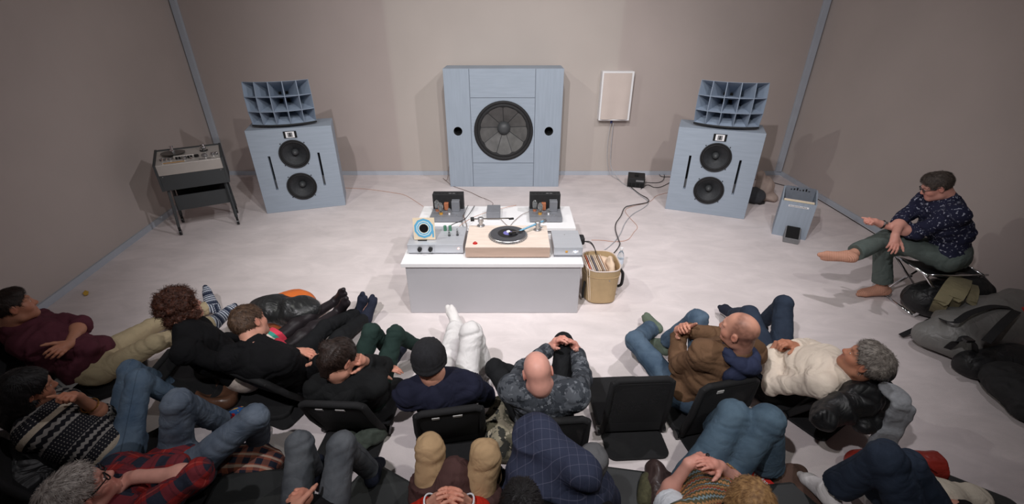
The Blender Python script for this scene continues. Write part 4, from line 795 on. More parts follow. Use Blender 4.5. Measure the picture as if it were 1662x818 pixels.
def garment(name, sdf, m, parent, base, segs, h=.009, fold=.005, seed=0, joints=(), fs=16):
    V, Q = sdf.mesh(h); N = vnormals(V, Q); T, S = limb_tc(V, segs)
    P = np.stack([T[:, 0]*5.5+T[:, 2]*5+S*3.1, T[:, 1]*3, T[:, 2]*fs*1.25-T[:, 0]*6], 1)+seed*5.17
    P = P+.45*np.stack([vnoise(V*6+seed), vnoise(V*6+seed+20), vnoise(V*6+seed+40)], 1)
    amp = np.full(len(V), .45)
    for j, r in joints: amp += 1.2*np.exp(-((np.linalg.norm(V-np.array(j), axis=1)/r)**2))
    n1 = np.abs(vnoise(P))**.8; n2 = np.abs(vnoise(P*1.9+13))**.8
    d = .55*fold*(amp+.1)*(3.0*n1-1.0)+.22*fold*amp*(2.6*n2-1)+fold*.6*vnoise(V*8+seed)
    V = V+N*d[:, None]; V[:, 2] = np.maximum(V[:, 2], .003)
    return link(name, np_mesh(name, V-base, Q, {'tc': ('FLOAT_VECTOR', T)}), m, parent, True)
def hand(s, w, u, pn, left, curl=25, sc=1.0, spread=.08, tip=None):
    u = nrm(u); n = nrm(np.array(pn, float)-u*(np.dot(pn, u))); th = np.cross(u, -n); th = th if left else -th      # th: towards the thumb
    s.cone(w, w+u*.055*sc, .024*sc, .03*sc, .02)
    for o, l in ((.027, .095), (.009, .098), (-.009, .093), (-.026, .086)):
        s.cone(w+u*.02*sc+th*o*.5*sc, w+u*l*sc+th*o*sc, .015*sc, .0105*sc, .012)
    for i, (o, l0, L) in enumerate(((.029, .094, .072), (.0095, .098, .08), (-.0095, .093, .074), (-.028, .084, .058))):
        p = w+u*l0*sc+th*o*sc; d = nrm(u+th*(1.5-i)*spread); ang = 0; c_ = curl*(1+.12*(i-1))
        for fr, da, r0, r1 in ((.45, c_*.8, .0095, .0088), (.31, c_*1.1, .0088, .0082), (.24, c_*.7, .0082, .0068)):
            ang += math.radians(da); dd = d*math.cos(ang)+n*math.sin(ang); q = p+dd*L*fr*sc
            s.cone(p, q, r0*sc, r1*sc, .0035 if fr < .45 else .005); p = q
    p = w+u*.028*sc+th*.026*sc; d = nrm(u*.75+th*.75+n*.35)
    for L, r0, r1, tw in ((.045, .0155, .0115, 0), (.034, .0112, .0098, .35), (.026, .0098, .0075, .3)):
        d = nrm(d+u*tw+n*tw*.3); q = p+d*L*sc; s.cone(p, q, r0*sc, r1*sc, .008); p = q
def foot(s, a, t, kn, g=0., k=.012):
    d = nrm(t-a); sh = nrm(a-kn); n = sh-d*(sh@d); n = nrm(n) if np.linalg.norm(n) > .15 else np.array([0, 0, -1.]); w = np.cross(d, n)
    heel = a+n*.03-d*.035; s.ell(heel, (.032+g, .034+g, .036+g), k=.02); s.cone(a, a+n*.01, .037+g, .036+g, .02)
    ball = t-d*.05+n*.012
    s.cone(heel+d*.03, ball+w*.018, .028+g, .024+g, .02); s.cone(heel+d*.03, ball-w*.018, .028+g, .021+g, .02); s.cone(a+d*.02-n*.004, ball-n*.006, .036+g, .022+g, .025)
    s.cone(ball+w*.016, t+n*.012+w*.014, .023+g, .016+g, k); s.cone(ball-w*.014, t-d*.02+n*.012-w*.02, .021+g, .014+g, k)
def person(key, label, sc=1.0, skin='fair', gaze=None, hair=None, hairstyle='short', top=None, topname='jumper', sleeve=1.0, tg=.018, bottom=None, bname='trousers', bg=.02, sock=None, curl=(25, 25), pn=None, glasses=False,
           collar=None, hood=None, tip=0, female=False, face=False, wide=0., feet_in=False, sleeve_m=None, hem=1.0, fold=.006, belly=0., nape=False, beard=None, headup=None):
    J = {k: np.array(v) for k, v in POSE[key].items()}
    base = np.array([J['pe'][0], J['pe'][1], 0.])
    root = thing('person', label, 'person', tuple(base))
    Fp = frame(J['hr']-J['hl'], nrm(J['ne']-J['pe'])*1.0); Fc = frame(J['sr']-J['sl'], J['ne']-J['pe'])
    seed = (sum(map(ord, key)) % 17)+1
    up = Fc[2]; sm = (J['sl']+J['sr'])/2
    mid = J['pe']*.55+J['ne']*.45-Fc[1]*.02; chest = J['pe']*.28+sm*.72
    w = .92 if female else 1.0
    # head frame
    hu = nrm(J['hd']-J['ne']) if headup is None else nrm(headup)
    hf = nrm(gaze if gaze is not None else Fc[1]*1+np.array([0, 0, -.25]))
    hu = nrm(hu*.6+np.array([0, 0, .4])); hr_ = nrm(np.cross(hf, hu)); hu2 = np.cross(hr_, hf); HF = np.stack([hr_, hf, hu2]); hc = J['hd']; hs = .93*sc
    def H(x, y, z): return hc+(np.array([x, y, z])*hs)@HF
    # ---- body: one continuous surface
    s = SDF()
    s.ell(J['pe'], (.13, .085, .09), Fp, .05).ell(mid, (.115*w, .078, .13), Fc, .06).ell(chest, (.128*w, .085, .16), Fc, .06)
    s.cone(sm-up*.05, J['ne']-up*.01, .055, .047, .04)
    for q in 'lr':
        S, E, W = J['s'+q], J['e'+q], J['w'+q]
        slv = sleeve if not isinstance(sleeve, tuple) else sleeve[0 if q == 'l' else 1]; cu = 1. if slv < .45 else .72; cf = .8 if slv > .85 else 1.
        s.cone(J['ne']-up*.03, S-up*.015, .040 if cu < 1 else .05, .05*w*cu, .04); s.ell(S-up*.01, .051*w*cu, k=.04)
        s.cone(S, E, .045*w*cu, .037*w*min(1, cu+.12), .03); s.cone(E, W, .037*w*cf, .027*w, .02); m_ = E*.72+W*.28; s.ell(m_, .041*w*cf, k=.04)
        hip, K, A, T = J['h'+q], J['k'+q], J['a'+q], J['t'+q]
        s.cone(hip, K, .052, .036, .04); s.cone(K, A, .034, .031, .03)
        foot(s, A, T, K)
    nb = H(0, -.03, -.08); s.cone(J['ne']-up*.01, nb, .051*w, .049*w, .03); s.cone(J['ne']+up*.02, H(0, -.04, -.03), .043*w, .046*w, .05)
    # head
    s.ell(H(0, -.012, .028), (.073*hs, .094*hs, .086*hs), HF, .02).ell(H(0, .022, -.035), (.059*hs, .068*hs, .08*hs), HF, .035).ell(H(0, .065, -.094), (.024*hs, .02*hs, .018*hs), HF, .03)
    for x in (-1, 1):
        s.ell(H(.038*x, .052, -.03), (.026*hs, .026*hs, .026*hs), HF, .03).cone(H(.05*x, .0, -.08), H(.012*x, .06, -.095), .022*hs, .018*hs, .03)
        s.cone(H(.045*x, .07, .024), H(.014*x, .084, .022), .011*hs, .011*hs, .012)
        s.ell(H(.031*x, .092, .003), (.016*hs, .014*hs, .011*hs), HF, .012, '-')
        s.ell(H(.031*x, .0745, .002), (.0128*hs,)*3, HF, .006)
        s.ell(H(.078*x, -.008, -.008), (.009*hs, .019*hs, .032*hs), HF, .006).ell(H(.088*x, -.004, -.006), (.007*hs, .01*hs, .018*hs), HF, .004, '-')
        s.ell(H(.013*x, .094, -.034), (.010*hs, .011*hs, .009*hs), HF, .006)
    s.cone(H(0, .083, .012), H(0, .103, -.03), .0085*hs, .0125*hs, .012)
    s.cone(H(-.017, .083, -.058), H(.017, .083, -.058), .0075*hs, .0075*hs, .01).cone(H(-.015, .083, -.069), H(.015, .083, -.069), .0085*hs, .0085*hs, .006)
    s.cone(H(-.02, .094, -.0635), H(.02, .094, -.0635), .0022, .0022, .003, op='-')
    PN = pn or (None, None)
    for i, q in enumerate('lr'):
        hand(s, J['w'+q], J['f'+q]-J['w'+q], PN[i] if PN[i] is not None else (0, 0, -1), q == 'l', curl[i], .97*sc*(.93 if female else 1))
    V, Q = s.mesh(.0055)
    tint = np.ones((len(V), 4))
    def dab(p, r, c):
        f = np.exp(-((np.linalg.norm(V-p, axis=1)/r)**2))[:, None]; tint[:, :3] *= 1-f*(1-np.array(c))
    dab(H(0, .09, -.064), .02, (.95, .62, .62)); dab(H(0, .11, -.03), .018, (1, .82, .8))
    for x in (-1, 1): dab(H(.05*x, .06, -.03), .03, (1, .86, .84)); dab(H(.085*x, -.005, -.005), .025, (1, .8, .78)); dab(H(.033*x, .085, .024), .012, (.5, .45, .42) if hair else (.9, .85, .82))
    for q in 'lr': dab(J['f'+q], .06, (1, .9, .88))
    if beard == 'tint':
        for x in (-1, 0, 1): dab(H(.035*x, .055-.02*abs(x), -.07), .038, (.8, .76, .76))
    Vb = V.copy(); bodyo = link('body', np_mesh('body', V-base, Q, {'tint': ('FLOAT_COLOR', tint)}), SK[skin], root, True)
    if face:
        for x in (-1, 1):
            e = SDF().ell(H(.031*x, .0772, .0), (.0112*hs, .0118*hs, .0046*hs), HF); V, Q = e.mesh(.003)
            eo = link('eye', np_mesh('eye', V-base, Q), EYE, root, True)
            e = SDF().ell(H(.031*x, .087, .0), (.0046*hs, .0022*hs, .0040*hs), HF); V, Q = e.mesh(.002); link('iris', np_mesh('iris', V-base, Q), IRIS, eo, True)
    # ---- hair or hat
    if hairstyle == 'stubble':
        V = Vb; q = (V-hc)@HF.T/hs; r_ = np.linalg.norm(q, axis=1); f = (1-np.exp(-((np.linalg.norm(q-np.array([.015, -.06, .085]), axis=1)/.058)**4)))*(1-.85*np.exp(-((np.linalg.norm(q-np.array([0, .075, .075]), axis=1)/.06)**2)))*np.clip((.04-q[:, 1])/.03, 0, 1)*np.clip((q[:, 2]+.1)/.04, 0, 1)*(r_ < .16)*(np.abs(q[:, 0]) < .0755)
        f = f*(.8+.3*vnoise(q*90)); me_ = bpy.data.objects[bodyo.name].data; tint[:, :3] *= 1-f[:, None]*(1-np.array((.34, .31, .31)))
        me_.attributes['tint'].data.foreach_set('color', tint.astype(np.float32).ravel())
    elif hair:
        g = {'short': .010, 'curly': .022, 'bun': .012, 'long': .017, 'bob': .02, 'receding': .008, 'grey': .013, 'stubble': .004, 'crop': .011}[hairstyle]
        c = SDF(); gm = g*.75
        c.ell(H(0, -.014, .03), (.0735*hs+gm, .096*hs+g, .087*hs+g), HF, .0)
        if hairstyle == 'short': c.ell(H(.0, .03, .085), (.05, .05, .035), HF, .03)
        if hairstyle == 'grey': c.ell(H(.0, .02, .085), (.055, .06, .04), HF, .03).ell(H(0, -.05, .03), (.075, .065, .07), HF, .03)
        if hairstyle == 'bun':
            c.ell(H(-.02, -.075, .075), (.048, .045, .045), HF, .01); c.cone(H(0, -.085, -.0), H(0, -.08, -.07), .05, .03, .03)
        if hairstyle == 'long': c.cone(H(0, -.05, -.02), H(0, -.085, -.17), .075, .06, .04).cone(H(.055, -.02, -.03), H(.06, -.04, -.15), .035, .03, .03).cone(H(-.055, -.02, -.03), H(-.06, -.04, -.17), .035, .03, .03).cone(H(0, -.085, -.15), H(0, -.10, -.27), .055, .03, .04)
        if hairstyle == 'bob':
            for x in (-1, 1): c.cone(H(.062*x, .0, .0), H(.066*x, -.005, -.085), .034, .03, .03)
            c.cone(H(0, -.07, .0), H(0, -.075, -.09), .065, .05, .04)
        if hairstyle == 'curly':
            c.cone(H(0, -.055, -.02), H(0, -.06, -.10), .066, .058, .02)
            rs = np.random.RandomState(4)
            for i in range(150):
                v = nrm(rs.randn(3)); 
                if v[1] > .55 and v[2] < .55: continue
                if v[2] < -.85: continue
                c.ell(H(*(v*np.array([.088, .108, .108])*(1+.06*rs.rand())+np.array([0, -.022, .018+(-.03 if v[2] < -.3 else 0)]))), .017+.009*rs.rand(), k=.004)
        # hairline plane, ears
        hl = {'short': .024, 'curly': .045, 'bun': .075, 'long': .035, 'bob': .045, 'receding': -.012, 'grey': .022, 'stubble': .0, 'crop': .026}[hairstyle]
        pn_ = nrm((0, .767, -.643)); pt = np.array([0, .767, -.643])*hl
        if hairstyle not in ('long', 'bob', 'curly'):
            c.cutplane(H(*pt), pn_@HF)
            for x in (-1, 1): c.ell(H(.082*x, .004, -.014), (.026, .024, .036), HF, .006, '-')
        else:
            c.ell(H(0, .095, -.02), (.068*hs, .1*hs, .085*hs), HF, .012, '-').ell(H(0, .07, -.09), (.062*hs, .09*hs, .09*hs), HF, .012, '-')
            if hairstyle == 'long':
                for x in (-1, 1): c.ell(H(.1*x, .016, -.022), (.036, .028, .036), HF, .006, '-')
        if hairstyle in ('receding', 'stubble'): c.ell(H(0, .03, .10), (.066, .11, .075), HF, .008, '-')
        V, Q = c.mesh(.0052); N = vnormals(V, Q); q = (V-hc)@HF.T
        a_ = np.arctan2(q[:, 0], q[:, 1]+.0)
        if hairstyle == 'curly': d = .006*vnoise(q*70)+.004*vnoise(q*130)
        elif hairstyle == 'stubble': d = .001*vnoise(q*300)
        else:
            P = np.stack([q[:, 0]*75, q[:, 1]*28+q[:, 2]*18, q[:, 2]*14], 1)+seed; P += 1.2*np.stack([vnoise(q*16), vnoise(q*16+9), vnoise(q*16+5)], 1)
            d = (.0045 if hairstyle != 'receding' else .002)*vnoise(P)+.002*vnoise(P*2.3)
        V = V+N*d[:, None]; q = (V-hc)@HF.T; nq = N@HF.T
        n_s = {'curly': 2600, 'bun': 2200, 'long': 3000, 'bob': 2800, 'receding': 1200}.get(hairstyle, 2600); rs = np.random.RandomState(seed); pk = rs.randint(0, len(V), n_s)
        p = q[pk]; n_ = nq[pk]
        if hairstyle == 'bun': dr = np.array([-.02, -.075, .075])-p
        elif hairstyle == 'curly': dr = rs.randn(n_s, 3)
        else: dr = p-np.array([0, -.05, .13]); dr[:, 2] -= .03 if hairstyle != 'long' else .12; dr[:, 1] += .03*(p[:, 1] > .02)
        Ls = {'curly': .04, 'bun': .03, 'long': .03, 'bob': .035, 'grey': .036}.get(hairstyle, .028)*(.6+.8*rs.rand(n_s)); lift = {'curly': .55, 'long': .0, 'bob': .03, 'bun': .03, 'grey': .16}.get(hairstyle, .22)
        dr /= np.linalg.norm(dr, axis=1, keepdims=True)+1e-9; dr = dr+.35*rs.randn(n_s, 3)*(.3 if hairstyle in ('long', 'bun', 'bob') else 1); dr -= n_*(dr*n_).sum(1, keepdims=True); dr /= np.linalg.norm(dr, axis=1, keepdims=True)+1e-9
        if hairstyle in ('long', 'bob'):
            e_ = p+dr*Ls[:, None]*.75; ok = ~((np.abs(e_[:, 0]) < .066) & (e_[:, 1] > .03) & (e_[:, 2] < .062)); p, n_, dr, Ls, pk = p[ok], n_[ok], dr[ok], Ls[ok], pk[ok]; n_s = len(p)
        sd_ = np.cross(dr, n_); K_ = 5; SV = np.zeros((n_s, K_, 2, 3))
        for k in range(K_):
            t_ = k/(K_-1); c_ = p-n_*.002+dr*(Ls*t_)[:, None]*(1-.25*t_)+n_*(Ls*lift*t_*(1.1-.75*t_))[:, None]+n_*.0035*t_
            if hairstyle == 'curly': c_ = c_+sd_*.011*np.sin(t_*7+pk[:, None])+n_*.007*np.cos(t_*7+pk[:, None])
            wd = .0017*(1-.7*t_); SV[:, k, 0] = c_-sd_*wd; SV[:, k, 1] = c_+sd_*wd
        SV = SV.reshape(-1, 3)@HF+hc; i0 = np.arange(n_s)[:, None]*K_*2+np.arange(K_-1)[None]*2; i0 = i0.ravel(); SQ = np.stack([i0, i0+1, i0+3, i0+2], 1)
        link('hair', np_mesh('hair', np.concatenate([V, SV])-base, np.concatenate([Q, SQ+len(V)])), HR[hair], root, True)
    if beard and beard != 'tint':
        c = SDF().ell(H(0, .03, -.07), (.058*hs, .066*hs, .052*hs), HF, .01).ell(H(0, .086, -.052), (.026, .012, .008), HF, .01)
        c.ell(H(0, .1, -.066), (.022, .03, .0095), HF, .004, '-').ell(H(0, .07, .02), (.09, .09, .072), HF, .006, '-').ell(H(0, -.05, -.06), (.09, .08, .09), HF, .004, '-')
        V, Q = c.mesh(.004); N = vnormals(V, Q); q = V-hc; link('beard', np_mesh('beard', V+N*(.002*vnoise(q*180)-.001)[:, None]-base, Q), HR[beard], root, True)
    if glasses:
        for x in (-1, 1):
            g = MB().tube([tuple(H(.033*x+.024*math.cos(a), .1-.004*abs(math.cos(a)), .002+.017*math.sin(a))-base) for a in np.linspace(0, 2*math.pi, 21)], .0028, 6)
            g.tube([tuple(H(.057*x, .094, .008)-base), tuple(H(.077*x, .05, .01)-base), tuple(H(.083*x, -.01, .012)-base)], .0026, 6); go = g.build('spectacles', M['glassesblack'], root)
        MB().tube([tuple(H(-.01, .101, .006)-base), tuple(H(0, .112, .008)-base), tuple(H(.01, .101, .006)-base)], .0026, 6).build('spectacles_bridge', M['glassesblack'], root)
    # ---- trousers
    B = CL[bottom]
    t = SDF(); t.ell(J['pe'], (.155+bg, .11+bg, .105), Fp, .04)
    t.cone(J['pe'], J['pe']*.75+mid*.25, .12+bg*.5, .12+bg*.5, .05)
    segs = []
    for q in 'lr':
        hip, K, A = J['h'+q], J['k'+q], J['a'+q]
        r0, r1, r2 = .068+bg*.7, .047+bg*.5+wide*.45, .037+bg*.65+wide
        t.cone(hip, K, r0, r1, .03); t.ell(K, r1*1.01, k=.02)
        if bname == 'tights': t.cone(K, A, .05, .035, .03); t.ell(K*.7+A*.3, .054, k=.04); foot(t, A, J['t'+q], K, .003)
        else: t.cone(K, K+(A-K)*(.93*hem), r1*.98, r2, .018, flat=True)
        sd = Fp[0]*(1 if q == 'r' else -1); segs += [(hip, K, sd, 0., r0), (K, A, sd, .43, r1)]
    jn = [(J['k'+q], .12) for q in 'lr']+[(J['h'+q], .16) for q in 'lr']+[(J['a'+q], .12) for q in 'lr']
    garment(bname, t, B, root, base, segs, .0095, fold*.62 if bname != 'tights' else .0008, seed, jn)
    if sock:
        for q in 'lr':
            c = SDF(); K, A, T = J['k'+q], J['a'+q], J['t'+q]; foot(c, A, T, K, .005); c.cone(A+(K-A)*.42, A, .045, .037, .02)
            garment('sock', c, CL[sock], root, base, [(A+(K-A)*.4, A, Fp[0], 0, .04), (A, T, Fp[0], .17, .04)], .0075, .0015, seed, [])
    # ---- top
    if top:
        c = SDF(); G = tg
        c.ell(J['pe']*.8+mid*.2+Fp[1]*.015, (.155+G, .115+G+belly, .11), Fp, .06).ell(mid+Fc[1]*belly*.6, (.14*w+G, .098+G+belly, .15), Fc, .06).ell(chest, (.152*w+G, .105+G, .18), Fc, .06)
        c.cone(sm-up*.02, J['ne']+nrm(nb-J['ne'])*(.055 if collar else .035), .086+G*.5, .070, .05)
        segs = [(J['pe'], J['ne']+nrm(J['ne']-J['pe'])*.4, Fc[0], 0., .14)]; jn = [(mid, .2)]
        for q in 'lr':
            S, E, W = J['s'+q], J['e'+q], J['w'+q]
            c.cone(J['ne']-up*.02, S-up*.008, .056+G*.4, .048+G*.4, .05); c.ell(S-up*.008, .047*w+G*.4, k=.07)
            c.cone(chest+up*.06, S-up*.02, .085+G*.4, .05+G*.3, .06)
            L1 = np.linalg.norm(E-S); L2 = np.linalg.norm(W-E); sl = sleeve if not isinstance(sleeve, tuple) else sleeve[0 if q == 'l' else 1]
            if sl <= .5: 
                if sl > 0: c.cone(S, S+(E-S)*sl*2, .049*w+G*.6, .048*w+G*.6, .025, flat=True)
            else:
                c.cone(S-up*.006, E, .048*w+G*.5, .041*w+G*.55, .03); f = (sl-.5)*2; c.cone(E, E+(W-E)*f*.97, .042*w+G*.55, (.031+.010*(1-f))*w+G*.6, .02, flat=True)
            sd = Fc[0]*(1 if q == 'r' else -1)
            if sl > 0: segs += [(S, E, sd, .1, .055), (E, W, sd, .4, .05)]
            jn += [(E, .11), (S, .13)]
        garment(topname, c, CL[top], root, base, segs, .0092, fold, seed+3, jn, 14)
        if sleeve_m:
            for q in 'lr':
                S, E, W = J['s'+q], J['e'+q], J['w'+q]; c = SDF(); c.cone(S+(E-S)*.05, S+(E-S)*.62, .06+G*.5, .062+G, .02, flat=True); garment('short_sleeve', c, CL[sleeve_m], root, base, [(S, E, Fc[0], 0, .06)], .008, .005, seed, [])
        if collar:
            c = SDF(); ca = nrm(nb-J['ne']); n0 = J['ne']+ca*.085
            for k in range(14):
                a0, a1 = [2*math.pi*(k+i)/14 for i in (0, 1)]
                e = [n0+(Fc[0]*math.cos(a)+Fc[1]*math.sin(a))*.068-ca*(.012+.03*(math.sin(a) if math.sin(a) > 0 else 0)) for a in (a0, a1)]; c.cone(e[0], e[1], .012, .012, .005); c.cone(e[0]-ca*.02+nrm(e[0]-n0)*.006, e[1]-ca*.02+nrm(e[1]-n0)*.006, .012, .012, .008)
            garment('collar', c, CL[collar], root, base, [(J['pe'], J['ne'], Fc[0], 0., .14)], .006, .001, seed, [])
        if hood:
            c = SDF(); ca = nrm(nb-J['ne']); n0 = J['ne']-Fc[1]*.045
            for k in range(14):
                a0, a1 = [2*math.pi*(k+i)/14 for i in (0, 1)]
                e = [J['ne']+ca*.03+(Fc[0]*math.cos(a)*.088+Fc[1]*(math.sin(a)*.088-.012))-up*.035*max(0, math.sin(a)) for a in (a0, a1)]; c.cone(e[0], e[1], .03-.008*math.sin(a0), .03-.008*math.sin(a1), .012)
            c.ell(n0-Fc[1]*.06-up*.06, (.11, .04, .10), Fc, .04).ell(n0-Fc[1]*.055-up*.13, (.06, .032, .06), Fc, .04)
            garment('hood', c, CL[hood], root, base, [(J['pe'], J['ne'], Fc[0], 0., .14)], .0075, .007, seed+1, [(n0-up*.05, .2)], 10)
    md = bodyo.modifiers.new('d', 'DECIMATE'); md.ratio = .42                # the fine grid is only needed while the surface forms
    dg = bpy.context.evaluated_depsgraph_get(); old = bodyo.data; bodyo.data = bpy.data.meshes.new_from_object(bodyo.evaluated_get(dg)); bodyo.modifiers.clear(); bpy.data.meshes.remove(old)
    return root, J, dict(H=H, HF=HF, Fc=Fc, Fp=Fp, base=base, mid=mid, chest=chest, up=up, sm=sm, seed=seed)
def sub(name, mb, m, P, **k):
    mb.v = [tuple(np.array(v)-P[2]['base']) for v in mb.v]; return mb.build(name, m, P[0], **k)
def band(P, a, b, r, wdt, name, m):
    """a band round a wrist, on the line a to b"""
    d = nrm(b-a); u = nrm(np.cross(d, (0, 0, 1.))); v = np.cross(d, u)
    mb = MB().tube([tuple(a+(u*math.cos(t)+v*math.sin(t))*r) for t in np.linspace(0, 2*math.pi, 21)], wdt, 6, False); return sub(name, mb, m, P)
PP = {}
PP['maroon'] = person('maroon', 'reclining man in maroon jumper and khaki trousers, arms folded, by the left wall', skin='tan', gaze=(.62, .76, .1), hair='dark', hairstyle='short', top='maroon', sleeve=(.62, .98), tg=.03, bottom='khaki', bg=.028, sock='socknordic', curl=(35, 35), pn=((-.6, -.2, -.5), (-.6, .2, -.6)), face=True, belly=.03, fold=.008, beard='tint', headup=(-.35, -.1, .9))
PP['curly'] = person('curly', 'woman with auburn curly hair, black top, striped-hem skirt and black tights', skin='fair', gaze=(.42, .9, -.05), hair='auburn', hairstyle='curly', top='blackwool', tg=.016, bottom='tights', bname='tights', bg=.0, female=True, face=True)
PP['blackjacket'] = person('blackjacket', 'man with short brown hair in black jacket, seated right of the curly haired woman', gaze=(.3, .95, -.12), hair='brown', hairstyle='crop', top='black', topname='jacket', tg=.028, bottom='blacktwill', bg=.026, sock='sockdark', collar='black', fold=.007, hem=.93)
PP['hoodie'] = person('hoodie', 'woman with dark hair bun in black hoodie resting her cheek on one hand', gaze=(.5, .8, -.35), hair='dark', hairstyle='bun', top='hoodie', topname='hoodie', tg=.03, bottom='darkgreen', bg=.014, sock='sockdark', hood='hoodie', curl=(15, 70), pn=((0, -.2, -1), (-.9, -.2, .2)), female=True, fold=.008)
PP['beanie'] = person('beanie', 'person in black beanie, navy jumper and white trousers facing the plinth', gaze=(-.08, 1, -.2), top='navy', tg=.026, bottom='white', bg=.028, wide=.012, sock='sockwhite', fold=.012)
PP['bald'] = person('bald', 'bald man in dark grey camouflage top clasping one raised knee', skin='pink', gaze=(-.05, 1, -.3), top='camo', topname='jumper', tg=.022, bottom='blacktwill', bg=.02, sock='sockdark', curl=(38, 38), pn=((.8, -.45, -.45), (-.8, -.45, -.45)), collar='camo', sleeve=.97)
PP['brown'] = person('brown', 'balding man in brown jacket with navy hood and blue jeans, hands round knee', sc=1.02, gaze=(-.68, .73, .05), hair='stubble', hairstyle='stubble', top='browncanvas', topname='jacket', tg=.034, bottom='jeans', bg=.026, wide=.01, sock='sockgreen', hood='hoodnavy', curl=(45, 45), pn=((.7, -.3, -.5), (.5, -.2, -.7)), fold=.009, face=True, hem=.9)
PP['cream'] = person('cream', 'grey haired man in cream shirt reclining with hands clasped on his belly', skin='tan', gaze=(-.72, .62, .42), hair='grey', hairstyle='grey', top='cream', topname='shirt', tg=.024, bottom='jeansdark', bg=.022, sock='sockdark', collar='cream', curl=(55, 55), pn=((.4, .1, -.8), (-.4, -.1, -.8)), fold=.007, face=True, belly=.015, headup=(.25, -.3, .85))
PP['chairman'] = person('chairman', 'man in flecked navy shirt and spectacles sitting cross-legged on a folding stool', skin='pink', gaze=(-.88, .36, -.5), hair='saltdark', hairstyle='short', top='fleck', topname='shirt', tg=.026, sleeve=(.6, .62), bottom='greygreen', bg=.028, wide=.02, sock='sockrib', glasses=True, face=True, curl=(75, 30), pn=((0, .1, -1), (.2, .6, -.6)), collar='fleck', hem=.88, fold=.008)
PP['cardigan'] = person('cardigan', 'dark long haired woman in black and white patterned cardigan, fist at her mouth', sc=.97, skin='tan', gaze=(.66, .72, -.14), hair='black', hairstyle='long', top='nordic', topname='cardigan', tg=.026, sleeve=(.62, .95), bottom='jeans2', bg=.018, sock='sockdark', curl=(72, 60), pn=((-.2, .3, -.6), (-.3, 0, -1)), female=True, face=True)
PP['plaid'] = person('plaid', 'grey haired man in red plaid shirt and glasses lying back, forearms crossed', skin='pink', gaze=(.6, .75, .3), hair='white', hairstyle='grey', top='plaid', topname='shirt', tg=.028, sleeve=(.95, .58), bottom='jeansfade', bg=.026, wide=.008, sock='sockbright', glasses=True, face=True, curl=(25, 25), collar='plaid', fold=.008, headup=(-.3, -.5, .7))
PP['greyjeans'] = person('greyjeans', 'person in grey jeans with clasped hands, head outside the picture, bottom left', gaze=(0, 1, -.2), hair='dark', hairstyle='short', top='black', tg=.024, bottom='jeansgrey', bg=.022, sock='sockdark', curl=(60, 60), pn=((.6, 0, -.8), (-.6, 0, -.8)))
PP['tan'] = person('tan', 'person in tan trousers and brown overshirt with red cuffs, fingers interlaced', gaze=(0, 1, -.2), hair='brown', hairstyle='short', top='red', tg=.024, bottom='tan', bg=.026, wide=.012, sock='sockdark', curl=(22, 22), pn=((.3, 0, -.9), (-.3, 0, -.9)), sleeve=.9, fold=.009)
PP['checked'] = person('checked', 'dark haired person in grey trousers with a checked jacket over the knees', skin='tan', gaze=(0, 1, -.35), hair='black', hairstyle='short', top='black', tg=.022, bottom='greytrouser', bg=.026, sock='sockdark')
PP['fairisle'] = person('fairisle', 'blonde woman in fair isle vest and wide blue jeans, hands crossed on her lap', sc=.97, skin='pink', gaze=(.05, 1, -.35), hair='blonde', hairstyle='bob', top='isle', topname='vest', tg=.02, sleeve=0, sleeve_m='whitetee', bottom='jeanswide', bg=.03, wide=.035, curl=(18, 18), female=True, fold=.007)
PP['darkjeans'] = person('darkjeans', 'person in dark jeans with white stitching and a white sock, bottom right corner', gaze=(-.2, 1, -.2), hair='brown', hairstyle='short', top='black', tg=.02, bottom='jeansdark', bg=.024, wide=.022, sock='sockwhite', hem=.88)
# beanie
P = PP['beanie']; H = P[2]['H']; HF = P[2]['HF']
c = SDF().ell(H(0, -.022, .045), (.088, .108, .092), HF, 0).ell(H(0, -.05, .075), (.07, .075, .07), HF, .03).cutplane(H(0, .02, -.012), nrm((0, .25, -1))@HF)
for k in range(24):
    a0, a1 = 2*math.pi*k/24, 2*math.pi*(k+1)/24; e = [H(.082*math.cos(a), -.018+.1*math.sin(a), .01+.02*math.sin(a)) for a in (a0, a1)]; c.cone(e[0], e[1], .018, .018, .006); e2 = [q+HF[2]*.025 for q in e]; c.cone(e2[0], e2[1], .016, .016, .01)
V, Q = c.mesh(.005); N = vnormals(V, Q); q = (V-H(0, 0, 0))@HF.T; a_ = np.arctan2(q[:, 0], q[:, 1]+.02)
V = V+N*(.0012*np.sin(a_*70)+.003*vnoise(q*22))[:, None]
link('beanie', np_mesh('beanie', V-P[2]['base'], Q), CL['beanie'], P[0], True)
# skirt of the curly haired woman
P = PP['curly']; J = P[1]; c = SDF().ell(J['pe'], (.17, .13, .12), P[2]['Fp'], .05)
segs = []
for q in 'lr': e = J['h'+q]+(J['k'+q]-J['h'+q])*.66; c.cone(J['h'+q], e, .098, .098, .05, flat=True); segs.append((J['h'+q], J['k'+q], P[2]['Fp'][0], 0, .1))
garment('skirt', c, CL['skirt'], P[0], P[2]['base'], segs, .008, .006, 3, [])
